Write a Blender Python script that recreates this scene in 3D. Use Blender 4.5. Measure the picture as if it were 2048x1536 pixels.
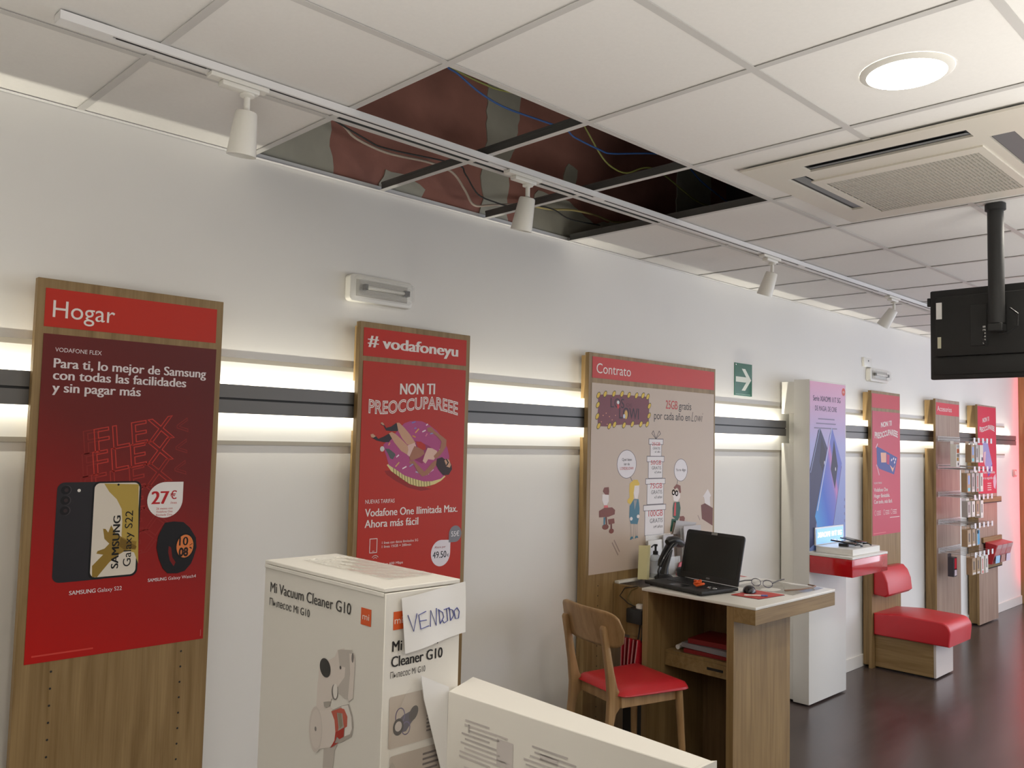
import bpy, bmesh, math, random
from mathutils import Vector, Matrix
random.seed(7)
for o in list(bpy.data.objects): bpy.data.objects.remove(o)
scene = bpy.context.scene
COL = scene.collection
def S(c):
    c = c/255.0
    return c/12.92 if c <= 0.04045 else ((c+0.055)/1.055)**2.4
def lin(rgb): return tuple(S(c) for c in rgb)

# ------------------------------------------------------------------ camera
CAM = Vector((0.0, -2.9762, 1.735))
yaw, pitch, roll = 0.7722, 0.0649, 0.0242
fw = Vector((math.sin(yaw)*math.cos(pitch), math.cos(yaw)*math.cos(pitch), math.sin(pitch)))
rt = Vector((math.cos(yaw), -math.sin(yaw), 0)); up = rt.cross(fw)
r2 = rt*math.cos(roll)+up*math.sin(roll); u2 = up*math.cos(roll)-rt*math.sin(roll)
cd = bpy.data.cameras.new('camera'); cam = bpy.data.objects.new('camera', cd); COL.objects.link(cam)
cd.sensor_width = 36.0; cd.lens = 1704.03/2048*36.0; cd.clip_start = 0.05; cd.clip_end = 100
mw = Matrix((r2, u2, -fw)).transposed().to_4x4(); mw.translation = CAM
cam.matrix_world = mw
scene.camera = cam
# ------------------------------------------------------------------ world, lights, exposure
w = bpy.data.worlds.new('world'); scene.world = w; w.use_nodes = True
bgn = w.node_tree.nodes['Background']
bgn.inputs[0].default_value = (0.8, 0.87, 1.0, 1); bgn.inputs[1].default_value = 0.3
scene.view_settings.view_transform = 'Standard'; scene.view_settings.look = 'None'
scene.view_settings.gamma = 1.0; scene.view_settings.use_curve_mapping = False
scene.view_settings.exposure = 0.33
H = 2.777
def area(name, loc, d, sx, sy, power, color, shape='RECTANGLE', xdir=None, spread=math.pi):
    l = bpy.data.lights.new(name, 'AREA'); l.shape = shape; l.size = sx; l.size_y = sy
    l.energy = power; l.color = color; l.spread = spread
    o = bpy.data.objects.new(name, l); COL.objects.link(o)
    z = -Vector(d).normalized(); x = Vector(xdir) if xdir else (Vector((1,0,0)) if abs(z.x) < .9 else Vector((0,1,0)))
    x = (x - z*x.dot(z)).normalized(); y = z.cross(x)
    m = Matrix((x, y, z)).transposed().to_4x4(); m.translation = Vector(loc); o.matrix_world = m
    return o
WARM = (1.0, 0.93, 0.80); NEUT = (1.0, 0.96, 0.90); COOL = (0.80, 0.87, 1.0)
# ceiling downlights of the shop (the one over the camera's view has its fixture modelled below)
for x in (-1.225, 0.575, 2.375, 4.175, 5.975, 7.775, 9.575):
    for y in (-2.076, -3.876, -5.676):
        pw = (5.0 if y == -3.876 else 3.0) if x < 3 else (5.2 if y == -2.076 else 4.0)
        area('downlight_lamp', (x, y, H-0.035), (0, 0, -1), 0.19, 0.19, pw, WARM if x < 5 else NEUT, 'DISK')
# unseen fill lights, added to brighten the ceiling from below
for x, y, z, sx, sy, pw in ((0.25, -2.35, 1.38, 0.5, 0.8, 11.0), (-1.0, -3.0, 1.4, 0.8, 0.8, 9), (2.6, -3.3, 1.4, 1.2, 0.8, 22), (4.8, -3.3, 1.4, 1.2, 0.8, 16), (7.2, -3.3, 1.4, 1.2, 0.8, 11), (9.6, -3.3, 1.4, 1.2, 0.8, 8)):
    area('ceiling_fill', (x, y, z), (0, 0.12, 1), sx, sy, pw, (1.0, 0.965, 0.90), spread=math.radians(150))
# LED strips tucked in the wall rail, shining up and down the wall
LED = (1.0, 0.95, 0.80)
RZ0, RZ1 = 1.805, 1.91
for x0, x1 in ((-2.2, 0), (0, 1.9), (1.9, 3.7), (3.7, 5.5), (6.05, 7.6), (7.6, 9.2), (9.2, 10.75)):
    area('rail_led_up', ((x0+x1)/2, -0.0200, RZ1-0.0390), (0, 0, 1), x1-x0, 0.0012, 3.4*(x1-x0), LED)
    area('rail_led_down', ((x0+x1)/2, -0.0212, RZ0+0.0390), (0, 0, -1), x1-x0, 0.002, 2.0*(x1-x0), LED)
# daylight from the glass shopfront at the far end and along the right side
area('shopfront_daylight', (11.35, -3.9, 1.5), (-1, 0, -0.1), 4.4, 2.4, 70, COOL)
area('side_window_daylight', (8.6, -6.4, 1.5), (0, 1, -0.05), 5.4, 2.2, 82, (0.68, 0.79, 1.0))
# red lit sign by the entrance at the end of the wall
area('red_sign_light', (11.10, -0.18, 1.45), (-0.15, 1, 0), 0.05, 2.4, 2.6, (1.0, 0.03, 0.05))
area('red_entrance_light', (11.1, -0.62, 1.25), (-1, 0.0, 0), 2.3, 0.7, 5.0, (1.0, 0.04, 0.07))

# ------------------------------------------------------------------ materials
MATS = {}
def mat(name, color, rough=0.5, metal=0.0, spec=0.5, emis=None, estr=0.0, alpha=None, trans=0.0, noise=0.0, nscale=30.0, bump=0.0, bscale=200.0, coat=0.0):
    if name in MATS: return MATS[name]
    m = bpy.data.materials.new(name); m.use_nodes = True; nt = m.node_tree
    b = nt.nodes['Principled BSDF']; c4 = (*color, 1)
    b.inputs['Base Color'].default_value = c4
    b.inputs['Roughness'].default_value = rough; b.inputs['Metallic'].default_value = metal
    b.inputs['Specular IOR Level'].default_value = spec
    b.inputs['Coat Weight'].default_value = coat
    if trans: b.inputs['Transmission Weight'].default_value = trans
    if emis: b.inputs['Emission Color'].default_value = (*emis, 1); b.inputs['Emission Strength'].default_value = estr
    if alpha is not None: b.inputs['Alpha'].default_value = alpha
    if noise or bump:
        tc = nt.nodes.new('ShaderNodeTexCoord')
    if noise:
        n = nt.nodes.new('ShaderNodeTexNoise'); n.inputs['Scale'].default_value = nscale; n.inputs['Detail'].default_value = 4
        nt.links.new(tc.outputs['Object'], n.inputs['Vector'])
        mx = nt.nodes.new('ShaderNodeMix'); mx.data_type = 'RGBA'
        mx.inputs[6].default_value = tuple(max(0, c*(1-noise)) for c in color)+(1,)
        mx.inputs[7].default_value = tuple(min(1, c*(1+noise)) for c in color)+(1,)
        nt.links.new(n.outputs['Fac'], mx.inputs[0]); nt.links.new(mx.outputs[2], b.inputs['Base Color'])
    if bump:
        n2 = nt.nodes.new('ShaderNodeTexNoise'); n2.inputs['Scale'].default_value = bscale
        nt.links.new(tc.outputs['Object'], n2.inputs['Vector'])
        bp = nt.nodes.new('ShaderNodeBump'); bp.inputs['Strength'].default_value = bump; bp.inputs['Distance'].default_value = 0.002
        nt.links.new(n2.outputs['Fac'], bp.inputs['Height']); nt.links.new(bp.outputs[0], b.inputs['Normal'])
    MATS[name] = m
    return m
def wood(name, c0, c1, rough=0.45, scale=(14, 14, 0.9), knots=False):
    if name in MATS: return MATS[name]
    m = bpy.data.materials.new(name); m.use_nodes = True; nt = m.node_tree; b = nt.nodes['Principled BSDF']
    b.inputs['Roughness'].default_value = rough; b.inputs['Specular IOR Level'].default_value = 0.35
    tc = nt.nodes.new('ShaderNodeTexCoord'); mp = nt.nodes.new('ShaderNodeMapping'); mp.inputs['Scale'].default_value = scale
    oi = nt.nodes.new('ShaderNodeObjectInfo'); va = nt.nodes.new('ShaderNodeVectorMath'); va.operation = 'ADD'
    nt.links.new(tc.outputs['Object'], va.inputs[0]); nt.links.new(oi.outputs['Location'], va.inputs[1])
    nt.links.new(va.outputs[0], mp.inputs['Vector'])
    n = nt.nodes.new('ShaderNodeTexNoise'); n.inputs['Scale'].default_value = 2.2; n.inputs['Detail'].default_value = 7; n.inputs['Distortion'].default_value = 0.7
    nt.links.new(mp.outputs[0], n.inputs['Vector'])
    mp2 = nt.nodes.new('ShaderNodeMapping'); mp2.inputs['Scale'].default_value = tuple(s*9 if s > 2 else s*1.5 for s in scale)
    nt.links.new(va.outputs[0], mp2.inputs['Vector'])
    n2 = nt.nodes.new('ShaderNodeTexNoise'); n2.inputs['Scale'].default_value = 2.0; n2.inputs['Detail'].default_value = 3
    nt.links.new(mp2.outputs[0], n2.inputs['Vector'])
    ad = nt.nodes.new('ShaderNodeMath'); ad.operation = 'MULTIPLY_ADD'; ad.inputs[1].default_value = 0.35
    nt.links.new(n2.outputs['Fac'], ad.inputs[0]); nt.links.new(n.outputs['Fac'], ad.inputs[2])
    cr = nt.nodes.new('ShaderNodeValToRGB')
    cr.color_ramp.elements[0].position = 0.45; cr.color_ramp.elements[0].color = (*c0, 1)
    cr.color_ramp.elements[1].position = 0.90; cr.color_ramp.elements[1].color = (*c1, 1)
    nt.links.new(ad.outputs[0], cr.inputs[0]); nt.links.new(cr.outputs[0], b.inputs['Base Color'])
    MATS[name] = m
    return m
def gradmat(name, stops, p0, p1, org=(0, 0, 0), rough=0.45):
    """printed colour gradient between two world points (the printed sheet's own colours)"""
    m = bpy.data.materials.new(name); m.use_nodes = True; nt = m.node_tree; b = nt.nodes['Principled BSDF']
    b.inputs['Roughness'].default_value = rough; b.inputs['Specular IOR Level'].default_value = 0.3
    tc = nt.nodes.new('ShaderNodeTexCoord')
    p0 = Vector(p0)-Vector(org); p1 = Vector(p1)-Vector(org); d = p1-p0; L2 = d.length_squared
    dt = nt.nodes.new('ShaderNodeVectorMath'); dt.operation = 'DOT_PRODUCT'; dt.inputs[1].default_value = d/L2
    nt.links.new(tc.outputs['Object'], dt.inputs[0])
    sb = nt.nodes.new('ShaderNodeMath'); sb.operation = 'SUBTRACT'; sb.inputs[1].default_value = Vector(p0).dot(d)/L2
    nt.links.new(dt.outputs['Value'], sb.inputs[0])
    cr = nt.nodes.new('ShaderNodeValToRGB')
    while len(cr.color_ramp.elements) < len(stops): cr.color_ramp.elements.new(0.5)
    for e, (p, c) in zip(cr.color_ramp.elements, stops): e.position = p; e.color = (*c, 1)
    nt.links.new(sb.outputs[0], cr.inputs[0]); nt.links.new(cr.outputs[0], b.inputs['Base Color'])
    return m
OAK = wood('oak', (0.215, 0.132, 0.050), (0.345, 0.230, 0.102))
OAKY = wood('oak_side', (0.215, 0.132, 0.050), (0.345, 0.230, 0.102), scale=(14, 0.9, 14))
OAKH = wood('oak_flat', (0.215, 0.132, 0.050), (0.345, 0.230, 0.102), scale=(0.9, 14, 14))
ASH = wood('chair_wood', (0.30, 0.17, 0.07), (0.46, 0.29, 0.14), rough=0.4, scale=(10, 10, 1.2))
WALL = mat('wall_paint', (0.80, 0.78, 0.74), 0.75, noise=0.02, nscale=2.5, bump=0.05, bscale=300)
WHITE = mat('white_lacquer', (0.82, 0.80, 0.75), 0.35)
WMETAL = mat('white_metal', (0.80, 0.79, 0.78), 0.4)
WPLASTIC = mat('white_plastic', (0.78, 0.76, 0.70), 0.4)
PAPER = mat('paper', (0.84, 0.83, 0.82), 0.7)
CARD = mat('white_card', (0.80, 0.77, 0.71), 0.55, noise=0.02, nscale=8)
GREY = mat('grey_aluminium', (0.150, 0.145, 0.137), 0.42, 0.3)
DARK = mat('black_gap', (0.012, 0.012, 0.012), 0.6)
BLACK = mat('black_plastic', (0.016, 0.016, 0.017), 0.38)
BLACKG = mat('black_gloss', (0.012, 0.012, 0.014), 0.15)
BLACKM = mat('black_matte', (0.022, 0.022, 0.022), 0.6)
REDG = mat('red_gloss', (0.55, 0.006, 0.012), 0.12, coat=0.5)
REDL = mat('red_leather', (0.56, 0.022, 0.030), 0.36, bump=0.15, bscale=180)
STEEL = mat('steel', (0.55, 0.55, 0.55), 0.25, 1.0)
GALV = mat('galvanised_steel', (0.16, 0.16, 0.15), 0.5, 0.6)
CLEAR = mat('clear_acrylic', (0.92, 0.94, 0.94), 0.08, alpha=0.28)
FILM = mat('clear_film', (0.80, 0.80, 0.76), 0.15, alpha=0.35)

# ------------------------------------------------------------------ mesh helpers
ORG = {}
class MB:
    def __init__(s): s.bm = bmesh.new(); s.mats = []
    def mi(s, m):
        if m not in s.mats: s.mats.append(m)
        return s.mats.index(m)
    def _mark(s, faces, m, smooth=False):
        i = s.mi(m)
        for f in faces: f.material_index = i; f.smooth = smooth
    def box(s, m, x0, x1, y0, y1, z0, z1, bev=0.0, seg=1, M=None):
        t = bmesh.new()
        bmesh.ops.create_cube(t, size=1)
        for v in t.verts: v.co = Vector(((x0+x1)/2+v.co.x*(x1-x0), (y0+y1)/2+v.co.y*(y1-y0), (z0+z1)/2+v.co.z*(z1-z0)))
        if bev: bmesh.ops.bevel(t, geom=t.edges[:], offset=bev, segments=seg, profile=0.5, affect='EDGES')
        s._merge(t, m, M, seg > 1)
    def _merge(s, t, m, M=None, smooth=False):
        vm = {}
        for v in t.verts: vm[v] = s.bm.verts.new(M @ v.co if M else v.co)
        i = s.mi(m)
        for f in t.faces:
            try: nf = s.bm.faces.new([vm[v] for v in f.verts])
            except ValueError: continue
            nf.material_index = i; nf.smooth = smooth
        t.free()
    def poly(s, m, pts, smooth=False):
        vs = [s.bm.verts.new(Vector(p)) for p in pts]
        f = s.bm.faces.new(vs); f.material_index = s.mi(m); f.smooth = smooth
        return f
    def prism(s, m, pts, vec, bev=0.0, seg=1, smooth=False):
        """closed 3D polygon swept along vec"""
        t = bmesh.new(); vec = Vector(vec)
        a = [t.verts.new(Vector(p)) for p in pts]; b = [t.verts.new(Vector(p)+vec) for p in pts]
        t.faces.new(a[::-1]); t.faces.new(b)
        n = len(a)
        for i in range(n): t.faces.new([a[i], a[(i+1) % n], b[(i+1) % n], b[i]])
        bmesh.ops.recalc_face_normals(t, faces=t.faces[:])
        if bev: bmesh.ops.bevel(t, geom=t.edges[:], offset=bev, segments=seg, profile=0.5, affect='EDGES')
        s._merge(t, m, None, smooth)
    def tube(s, m, pts, r, n=8, rs=None, closed=False, smooth=True):
        pts = [Vector(p) for p in pts]; k = len(pts); rings = []
        prev = None
        for i, p in enumerate(pts):
            if closed: d = (pts[(i+1) % k]-pts[i-1])
            else: d = (pts[min(i+1, k-1)]-pts[max(i-1, 0)])
            d.normalize()
            if prev is None:
                a = Vector((0, 0, 1)) if abs(d.z) < .9 else Vector((1, 0, 0))
                x = d.cross(a).normalized()
            else: x = (prev-d*prev.dot(d)).normalized()
            prev = x; y = d.cross(x); rr = rs[i] if rs else r
            if not isinstance(rr, tuple): rr = (rr, rr)
            rings.append([s.bm.verts.new(p+x*math.cos(2*math.pi*j/n)*rr[0]+y*math.sin(2*math.pi*j/n)*rr[1]) for j in range(n)])
        i0 = s.mi(m)
        for i in range(k if closed else k-1):
            A = rings[i]; B = rings[(i+1) % k]
            for j in range(n):
                f = s.bm.faces.new([A[j], A[(j+1) % n], B[(j+1) % n], B[j]]); f.material_index = i0; f.smooth = smooth
        if not closed:
            for R_, rev in ((rings[0], True), (rings[-1], False)):
                f = s.bm.faces.new(R_[::-1] if rev else R_); f.material_index = i0
    def lathe(s, m, prof, n=32, M=None, smooth=True, caps=True):
        """profile (r, z) turned round local z"""
        rings = []
        for r, z in prof:
            rings.append([s.bm.verts.new((M if M else Matrix()) @ Vector((r*math.cos(2*math.pi*j/n), r*math.sin(2*math.pi*j/n), z))) for j in range(n)])
        i0 = s.mi(m)
        for i in range(len(prof)-1):
            for j in range(n):
                f = s.bm.faces.new([rings[i][j], rings[i][(j+1) % n], rings[i+1][(j+1) % n], rings[i+1][j]]); f.material_index = i0; f.smooth = smooth
        if caps:
            if prof[0][0] > 1e-5: f = s.bm.faces.new(rings[0][::-1]); f.material_index = i0
            if prof[-1][0] > 1e-5: f = s.bm.faces.new(rings[-1]); f.material_index = i0
    def grid(s, m, fn, nu, nv, thick=0.0, smooth=True):
        """surface fn(u,v) u,v in 0..1, optional thickness along normal by solidify-like copy"""
        V = [[s.bm.verts.new(Vector(fn(i/nu, j/nv))) for j in range(nv+1)] for i in range(nu+1)]
        i0 = s.mi(m)
        for i in range(nu):
            for j in range(nv):
                f = s.bm.faces.new([V[i][j], V[i+1][j], V[i+1][j+1], V[i][j+1]]); f.material_index = i0; f.smooth = smooth
def obj(name, mb, parent=None, m=None, local=False, solid=0.0, subsurf=0, origin=None, normals=True):
    me = bpy.data.meshes.new(name)
    if normals: bmesh.ops.recalc_face_normals(mb.bm, faces=mb.bm.faces[:])
    o0 = Vector((0, 0, 0))
    if parent is not None: o0 = Vector((0, 0, 0)) if local else ORG[parent.name]
    elif origin is not None: o0 = Vector(origin)
    else:
        vs = mb.bm.verts
        if len(vs):
            o0 = Vector(((min(v.co.x for v in vs)+max(v.co.x for v in vs))/2, (min(v.co.y for v in vs)+max(v.co.y for v in vs))/2, min(v.co.z for v in vs)))
    for v in mb.bm.verts: v.co -= o0
    mb.bm.to_mesh(me); mb.bm.free()
    me.set_sharp_from_angle(angle=math.radians(38))
    for x in mb.mats: me.materials.append(x)
    o = bpy.data.objects.new(name, me); COL.objects.link(o)
    if parent is not None: o.parent = parent; ORG[o.name] = o0
    else: o.location = o0; ORG[o.name] = o0
    if solid:
        md = o.modifiers.new('solid', 'SOLIDIFY'); md.thickness = solid; md.offset = 0
    if subsurf:
        md = o.modifiers.new('sub', 'SUBSURF'); md.levels = subsurf; md.render_levels = subsurf
    return o
def thing(name, label, cat, loc, rotz=0.0, group=None):
    o = bpy.data.objects.new(name, None); o.empty_display_size = 0.05; COL.objects.link(o)
    o.location = loc; o.rotation_euler = (0, 0, rotz); ORG[o.name] = Vector(loc)
    tag(o, label, cat, group); return o
def tag(o, label, cat, group=None):
    o['label'] = label; o['category'] = cat
    if group: o['group'] = group
    return o
def struct(o): o['kind'] = 'structure'; return o
def dup(root, loc, label, group=None):
    r = root.copy(); COL.objects.link(r); r.location = loc; r['label'] = label
    if group: r['group'] = group
    for ch in list(root.children):
        c = ch.copy(); COL.objects.link(c); c.parent = r
        for g in list(ch.children):
            d = g.copy(); COL.objects.link(d); d.parent = c
    return r

# ------------------------------------------------------------------ printed artwork helper
_tcache = {}
def textmesh(s, off=0.0):
    k = (s, off)
    if k in _tcache: return _tcache[k]
    c = bpy.data.curves.new('lettering', 'FONT'); c.body = s; c.size = 1; c.offset = off; c.resolution_u = 4
    o = bpy.data.objects.new('lettering', c)
    me = bpy.data.meshes.new_from_object(o)
    r = ([(v.co.x, v.co.y) for v in me.vertices], [tuple(p.vertices) for p in me.polygons])
    bpy.data.objects.remove(o); bpy.data.curves.remove(c); bpy.data.meshes.remove(me)
    _tcache[k] = r
    return r
def textoutline(s, wd):
    """letter outlines as closed strips of width wd, built from the border edges of the filled letters"""
    vs, fs = textmesh(s)
    key = lambda i: (round(vs[i][0], 4), round(vs[i][1], 4))
    cnt = {}
    for f in fs:
        for i in range(len(f)):
            a, b = key(f[i]), key(f[(i+1) % len(f)]); e = (a, b) if a < b else (b, a)
            cnt.setdefault(e, []).append((a, b))
    nxt = {}
    for e, l in cnt.items():
        if len(l) == 1: nxt.setdefault(l[0][0], []).append(l[0][1])
    V, Fc = [], []
    while nxt:
        st = next(iter(nxt)); loop = [st]; cur = st
        while cur in nxt:
            n = nxt[cur].pop()
            if not nxt[cur]: del nxt[cur]
            if n == st: break
            loop.append(n); cur = n
        P = []
        for p in loop:
            if not P or math.hypot(p[0]-P[-1][0], p[1]-P[-1][1]) > 0.012: P.append(p)
        n = len(P)
        if n < 3: continue
        b0 = len(V)
        for i in range(n):
            p0, p1, p2 = Vector(P[i-1]), Vector(P[i]), Vector(P[(i+1) % n])
            d1 = (p1-p0).normalized(); d2 = (p2-p1).normalized(); n1 = Vector((-d1.y, d1.x)); n2 = Vector((-d2.y, d2.x))
            mm = n1+n2
            if mm.length < 0.2: mm = n1
            mm.normalize(); k = min(1.8, 1/max(0.3, mm.dot(n1)))
            V.append(tuple(p1+mm*wd*k*.5)); V.append(tuple(p1-mm*wd*k*.5))
        for i in range(n):
            a, b = b0+2*i, b0+2*((i+1) % n); Fc.append((a, b, b+1, a+1))
    return V, Fc
CAPH = 0.682
def inkmat(c, rough=0.45):
    if not isinstance(c, tuple): return c
    k = 'ink_%d_%d_%d' % tuple(int(x) for x in c)
    return mat(k, lin(c), rough, spec=0.3)
class Art:
    """flat print on a plane: facing -Y (u = X) or facing -X (u = -Y)"""
    def __init__(s, axis, val, step=0.0003):
        s.mb = MB(); s.axis = axis; s.val = val; s.k = step
    def P(s, u, v, l):
        d = s.val - s.k*l
        return Vector((u, d, v)) if s.axis == 'Y' else Vector((d, -u, v))
    def poly(s, c, pts, l=1):
        m = inkmat(c)
        try: s.mb.poly(m, [s.P(u, v, l) for u, v in pts])
        except ValueError: pass
    def rect(s, c, u0, u1, v0, v1, l=1): s.poly(c, [(u0, v0), (u1, v0), (u1, v1), (u0, v1)], l)
    def ell(s, c, u, v, a, b, l=1, rot=0.0, n=28, t0=0.0, t1=2*math.pi):
        pts = []
        for i in range(n):
            t = t0+(t1-t0)*i/(n if abs(t1-t0-2*math.pi) < 1e-6 else n-1)
            x, y = a*math.cos(t), b*math.sin(t)
            pts.append((u+x*math.cos(rot)-y*math.sin(rot), v+x*math.sin(rot)+y*math.cos(rot)))
        s.poly(c, pts, l)
    def ring(s, c, u, v, a, b, w, l=1, n=28, rot=0.0):
        pts = [(u+a*math.cos(2*math.pi*i/n), v+b*math.sin(2*math.pi*i/n)) for i in range(n)]
        s.line(c, pts+[pts[0]], w, l)
    def rrect(s, c, u0, u1, v0, v1, r, l=1, n=6):
        pts = []
        for cx, cy, a in ((u1-r, v1-r, 0), (u0+r, v1-r, 90), (u0+r, v0+r, 180), (u1-r, v0+r, 270)):
            for i in range(n+1):
                t = math.radians(a+90*i/n); pts.append((cx+r*math.cos(t), cy+r*math.sin(t)))
        s.poly(c, pts, l)
    def line(s, c, pts, wd, l=1):
        m = inkmat(c)
        for (a, b) in zip(pts[:-1], pts[1:]):
            d = Vector((b[0]-a[0], b[1]-a[1]))
            if d.length < 1e-6: continue
            d.normalize(); n = Vector((-d.y, d.x))*wd/2; e = d*wd*0.25
            s.mb.poly(m, [s.P(a[0]-e.x+n.x, a[1]-e.y+n.y, l), s.P(a[0]-e.x-n.x, a[1]-e.y-n.y, l), s.P(b[0]+e.x-n.x, b[1]+e.y-n.y, l), s.P(b[0]+e.x+n.x, b[1]+e.y+n.y, l)])
    def text(s, c, t, u, v, cap, width=None, l=2, off=0.0, align='L', shear=0.0, outline=0.0, rot=0.0, fn=None):
        if outline: vs, fs = textoutline(t, outline)
        else: vs, fs = textmesh(t, min(off, 0.0))
        m = s.mb.mi(inkmat(c))
        x0 = min(p[0] for p in vs); x1 = max(p[0] for p in vs)
        sy = cap/CAPH; sx = sy if width is None else width/(x1-x0)
        W = (x1-x0)*sx; du = {'L': 0, 'C': -W/2, 'R': -W}[align]
        strikes = [(0, 0)] if off <= 0 else [(-off, 0), (0, .3), (off, .6)]
        for so, dl in strikes:
            out = []
            for x, y in vs:
                a = (x-x0+so)*sx+du+y*sy*shear; b = y*sy
                if fn: a, b = fn(a, b)
                p = (u+a*math.cos(rot)-b*math.sin(rot), v+a*math.sin(rot)+b*math.cos(rot))
                out.append(s.mb.bm.verts.new(s.P(p[0], p[1], l+dl)))
            for f in fs:
                try: nf = s.mb.bm.faces.new([out[i] for i in f]); nf.material_index = m
                except ValueError: pass
    def lines(s, c, u0, u1, v0, v1, n, wd, l=2, jag=0.3):
        """rows of print too small to read"""
        for i in range(n):
            v = v1+(v0-v1)*i/max(1, n-1)
            s.rect(c, u0, u0+(u1-u0)*(1-jag*random.random()), v-wd/2, v+wd/2, l)
    def finish(s, name, parent=None, **k): return obj(name, s.mb, parent, normals=False, **k)

# ================================================================== the room
X0, X1, Y1 = -2.5, 11.45, -6.5
T = 0.6; GX = 1.475; GY = -0.576
def floor_mat():
    m = bpy.data.materials.new('floor_vinyl'); m.use_nodes = True; nt = m.node_tree; b = nt.nodes['Principled BSDF']
    tc = nt.nodes.new('ShaderNodeTexCoord')
    br = nt.nodes.new('ShaderNodeTexBrick'); br.offset = 0.37
    br.inputs['Scale'].default_value = 1.0; br.inputs['Brick Width'].default_value = 1.2; br.inputs['Row Height'].default_value = 0.18
    br.inputs['Mortar Size'].default_value = 0.0012; br.inputs['Mortar Smooth'].default_value = 0.3
    br.inputs['Color1'].default_value = (0.060, 0.043, 0.040, 1); br.inputs['Color2'].default_value = (0.080, 0.058, 0.054, 1); br.inputs['Mortar'].default_value = (0.03, 0.022, 0.02, 1)
    nt.links.new(tc.outputs['Object'], br.inputs['Vector'])
    mp = nt.nodes.new('ShaderNodeMapping'); mp.inputs['Scale'].default_value = (1.2, 9, 1); nt.links.new(tc.outputs['Object'], mp.inputs[0])
    n = nt.nodes.new('ShaderNodeTexNoise'); n.inputs['Scale'].default_value = 3; n.inputs['Detail'].default_value = 6; nt.links.new(mp.outputs[0], n.inputs['Vector'])
    mx = nt.nodes.new('ShaderNodeMix'); mx.data_type = 'RGBA'; mx.blend_type = 'MULTIPLY'; mx.inputs[0].default_value = 0.6
    cr = nt.nodes.new('ShaderNodeValToRGB'); cr.color_ramp.elements[0].position = .3; cr.color_ramp.elements[0].color = (.55, .55, .55, 1); cr.color_ramp.elements[1].position = .7; cr.color_ramp.elements[1].color = (1.2, 1.2, 1.2, 1)
    nt.links.new(n.outputs['Fac'], cr.inputs[0]); nt.links.new(br.outputs['Color'], mx.inputs[6]); nt.links.new(cr.outputs[0], mx.inputs[7])
    nt.links.new(mx.outputs[2], b.inputs['Base Color'])
    b.inputs['Roughness'].default_value = 0.25; b.inputs['Specular IOR Level'].default_value = 0.5
    bp = nt.nodes.new('ShaderNodeBump'); bp.inputs['Strength'].default_value = 0.12; bp.inputs['Distance'].default_value = 0.003
    nt.links.new(n.outputs['Fac'], bp.inputs['Height']); nt.links.new(bp.outputs[0], b.inputs['Normal'])
    return m
mb = MB(); mb.box(floor_mat(), X0, X1, Y1, 0.1, -0.1, 0.0); struct(obj('floor', mb, origin=(0, 0, 0)))
mb = MB(); mb.box(WALL, X0, X1, 0.0, 0.03, 0.0, H+0.01); wl = struct(obj('wall_left', mb, origin=(0, 0, 0)))
# brick wall above the suspended ceiling, with grey plaster bands
BRICK = mat('brick_render', (0.46, 0.21, 0.165), 0.9, noise=0.35, nscale=5, bump=0.4, bscale=60)
PLAST = mat('plaster_band', (0.56, 0.545, 0.455), 0.9, noise=0.15, nscale=9)
mb = MB(); mb.box(BRICK, X0, X1, 0.05, 0.12, H-0.05, 3.95)
def band(pts):
    rr = random.Random(len(pts)); out = []
    for i, (x, z) in enumerate(pts):
        x2, z2 = pts[(i+1) % len(pts)]; n = max(1, int(math.hypot(x2-x, z2-z)/0.035))
        for k in range(n):
            j = 0.008 if k else 0.003
            out.append((x+(x2-x)*k/n+rr.uniform(-j, j), 0.05, z+(z2-z)*k/n+rr.uniform(-j, j)))
    mb.prism(PLAST, out, (0, -0.006, 0))
band([(1.3, 2.74), (1.88, 2.74), (1.875, 2.84), (1.855, 2.93), (1.86, 3.0), (1.85, 3.05), (1.79, 3.03), (1.76, 3.0), (1.70, 3.02), (1.62, 2.98), (1.3, 3.1)])
band([(2.66, 2.74), (2.90, 2.74), (2.87, 2.86), (2.89, 3.0), (2.87, 3.1), (2.93, 3.2), (2.95, 3.4), (2.97, 3.6), (2.93, 3.95), (2.72, 3.95), (2.73, 3.6), (2.73, 3.3), (2.73, 3.12), (2.70, 3.0), (2.72, 2.9)])
band([(2.10, 2.74), (2.32, 2.74), (2.36, 2.86), (2.25, 2.90), (2.14, 2.90), (2.11, 2.83)])
band([(3.1, 2.74), (3.9, 2.74), (3.9, 3.0), (3.7, 2.98), (3.55, 2.93), (3.42, 2.98), (3.3, 3.02), (3.1, 3.02), (3.02, 2.9)])
band([(3.28, 3.06), (3.36, 3.05), (3.40, 3.20), (3.33, 3.22), (3.29, 3.15)])
band([(4.3, 2.74), (4.75, 2.74), (4.7, 3.2), (4.72, 3.95), (4.35, 3.95), (4.33, 3.3)])
struct(obj('wall_left_brick', mb, parent=wl))
mb = MB(); mb.box(WALL, X0-0.1, X0, Y1, 0.1, 0, 3.95); struct(obj('wall_front', mb, origin=(0, 0, 0)))
mb = MB(); mb.box(WALL, X1, X1+0.1, Y1, 0.1, 0, 3.95); struct(obj('wall_back', mb, origin=(0, 0, 0)))
mb = MB(); mb.box(WALL, X0, X1, Y1-0.1, Y1, 0, 3.95); struct(obj('wall_right', mb, origin=(0, 0, 0)))
# shopfront window on the right side (outside the picture)
mb = MB()
for x in (5.8, 8.3, 10.8): mb.box(GREY, x-0.03, x+0.03, Y1+0.001, Y1+0.05, 0.3, 2.7)
for z in (0.3, 2.7): mb.box(GREY, 5.77, 10.83, Y1+0.001, Y1+0.05, z-0.03, z+0.03)
struct(obj('window_1', mb))
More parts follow.
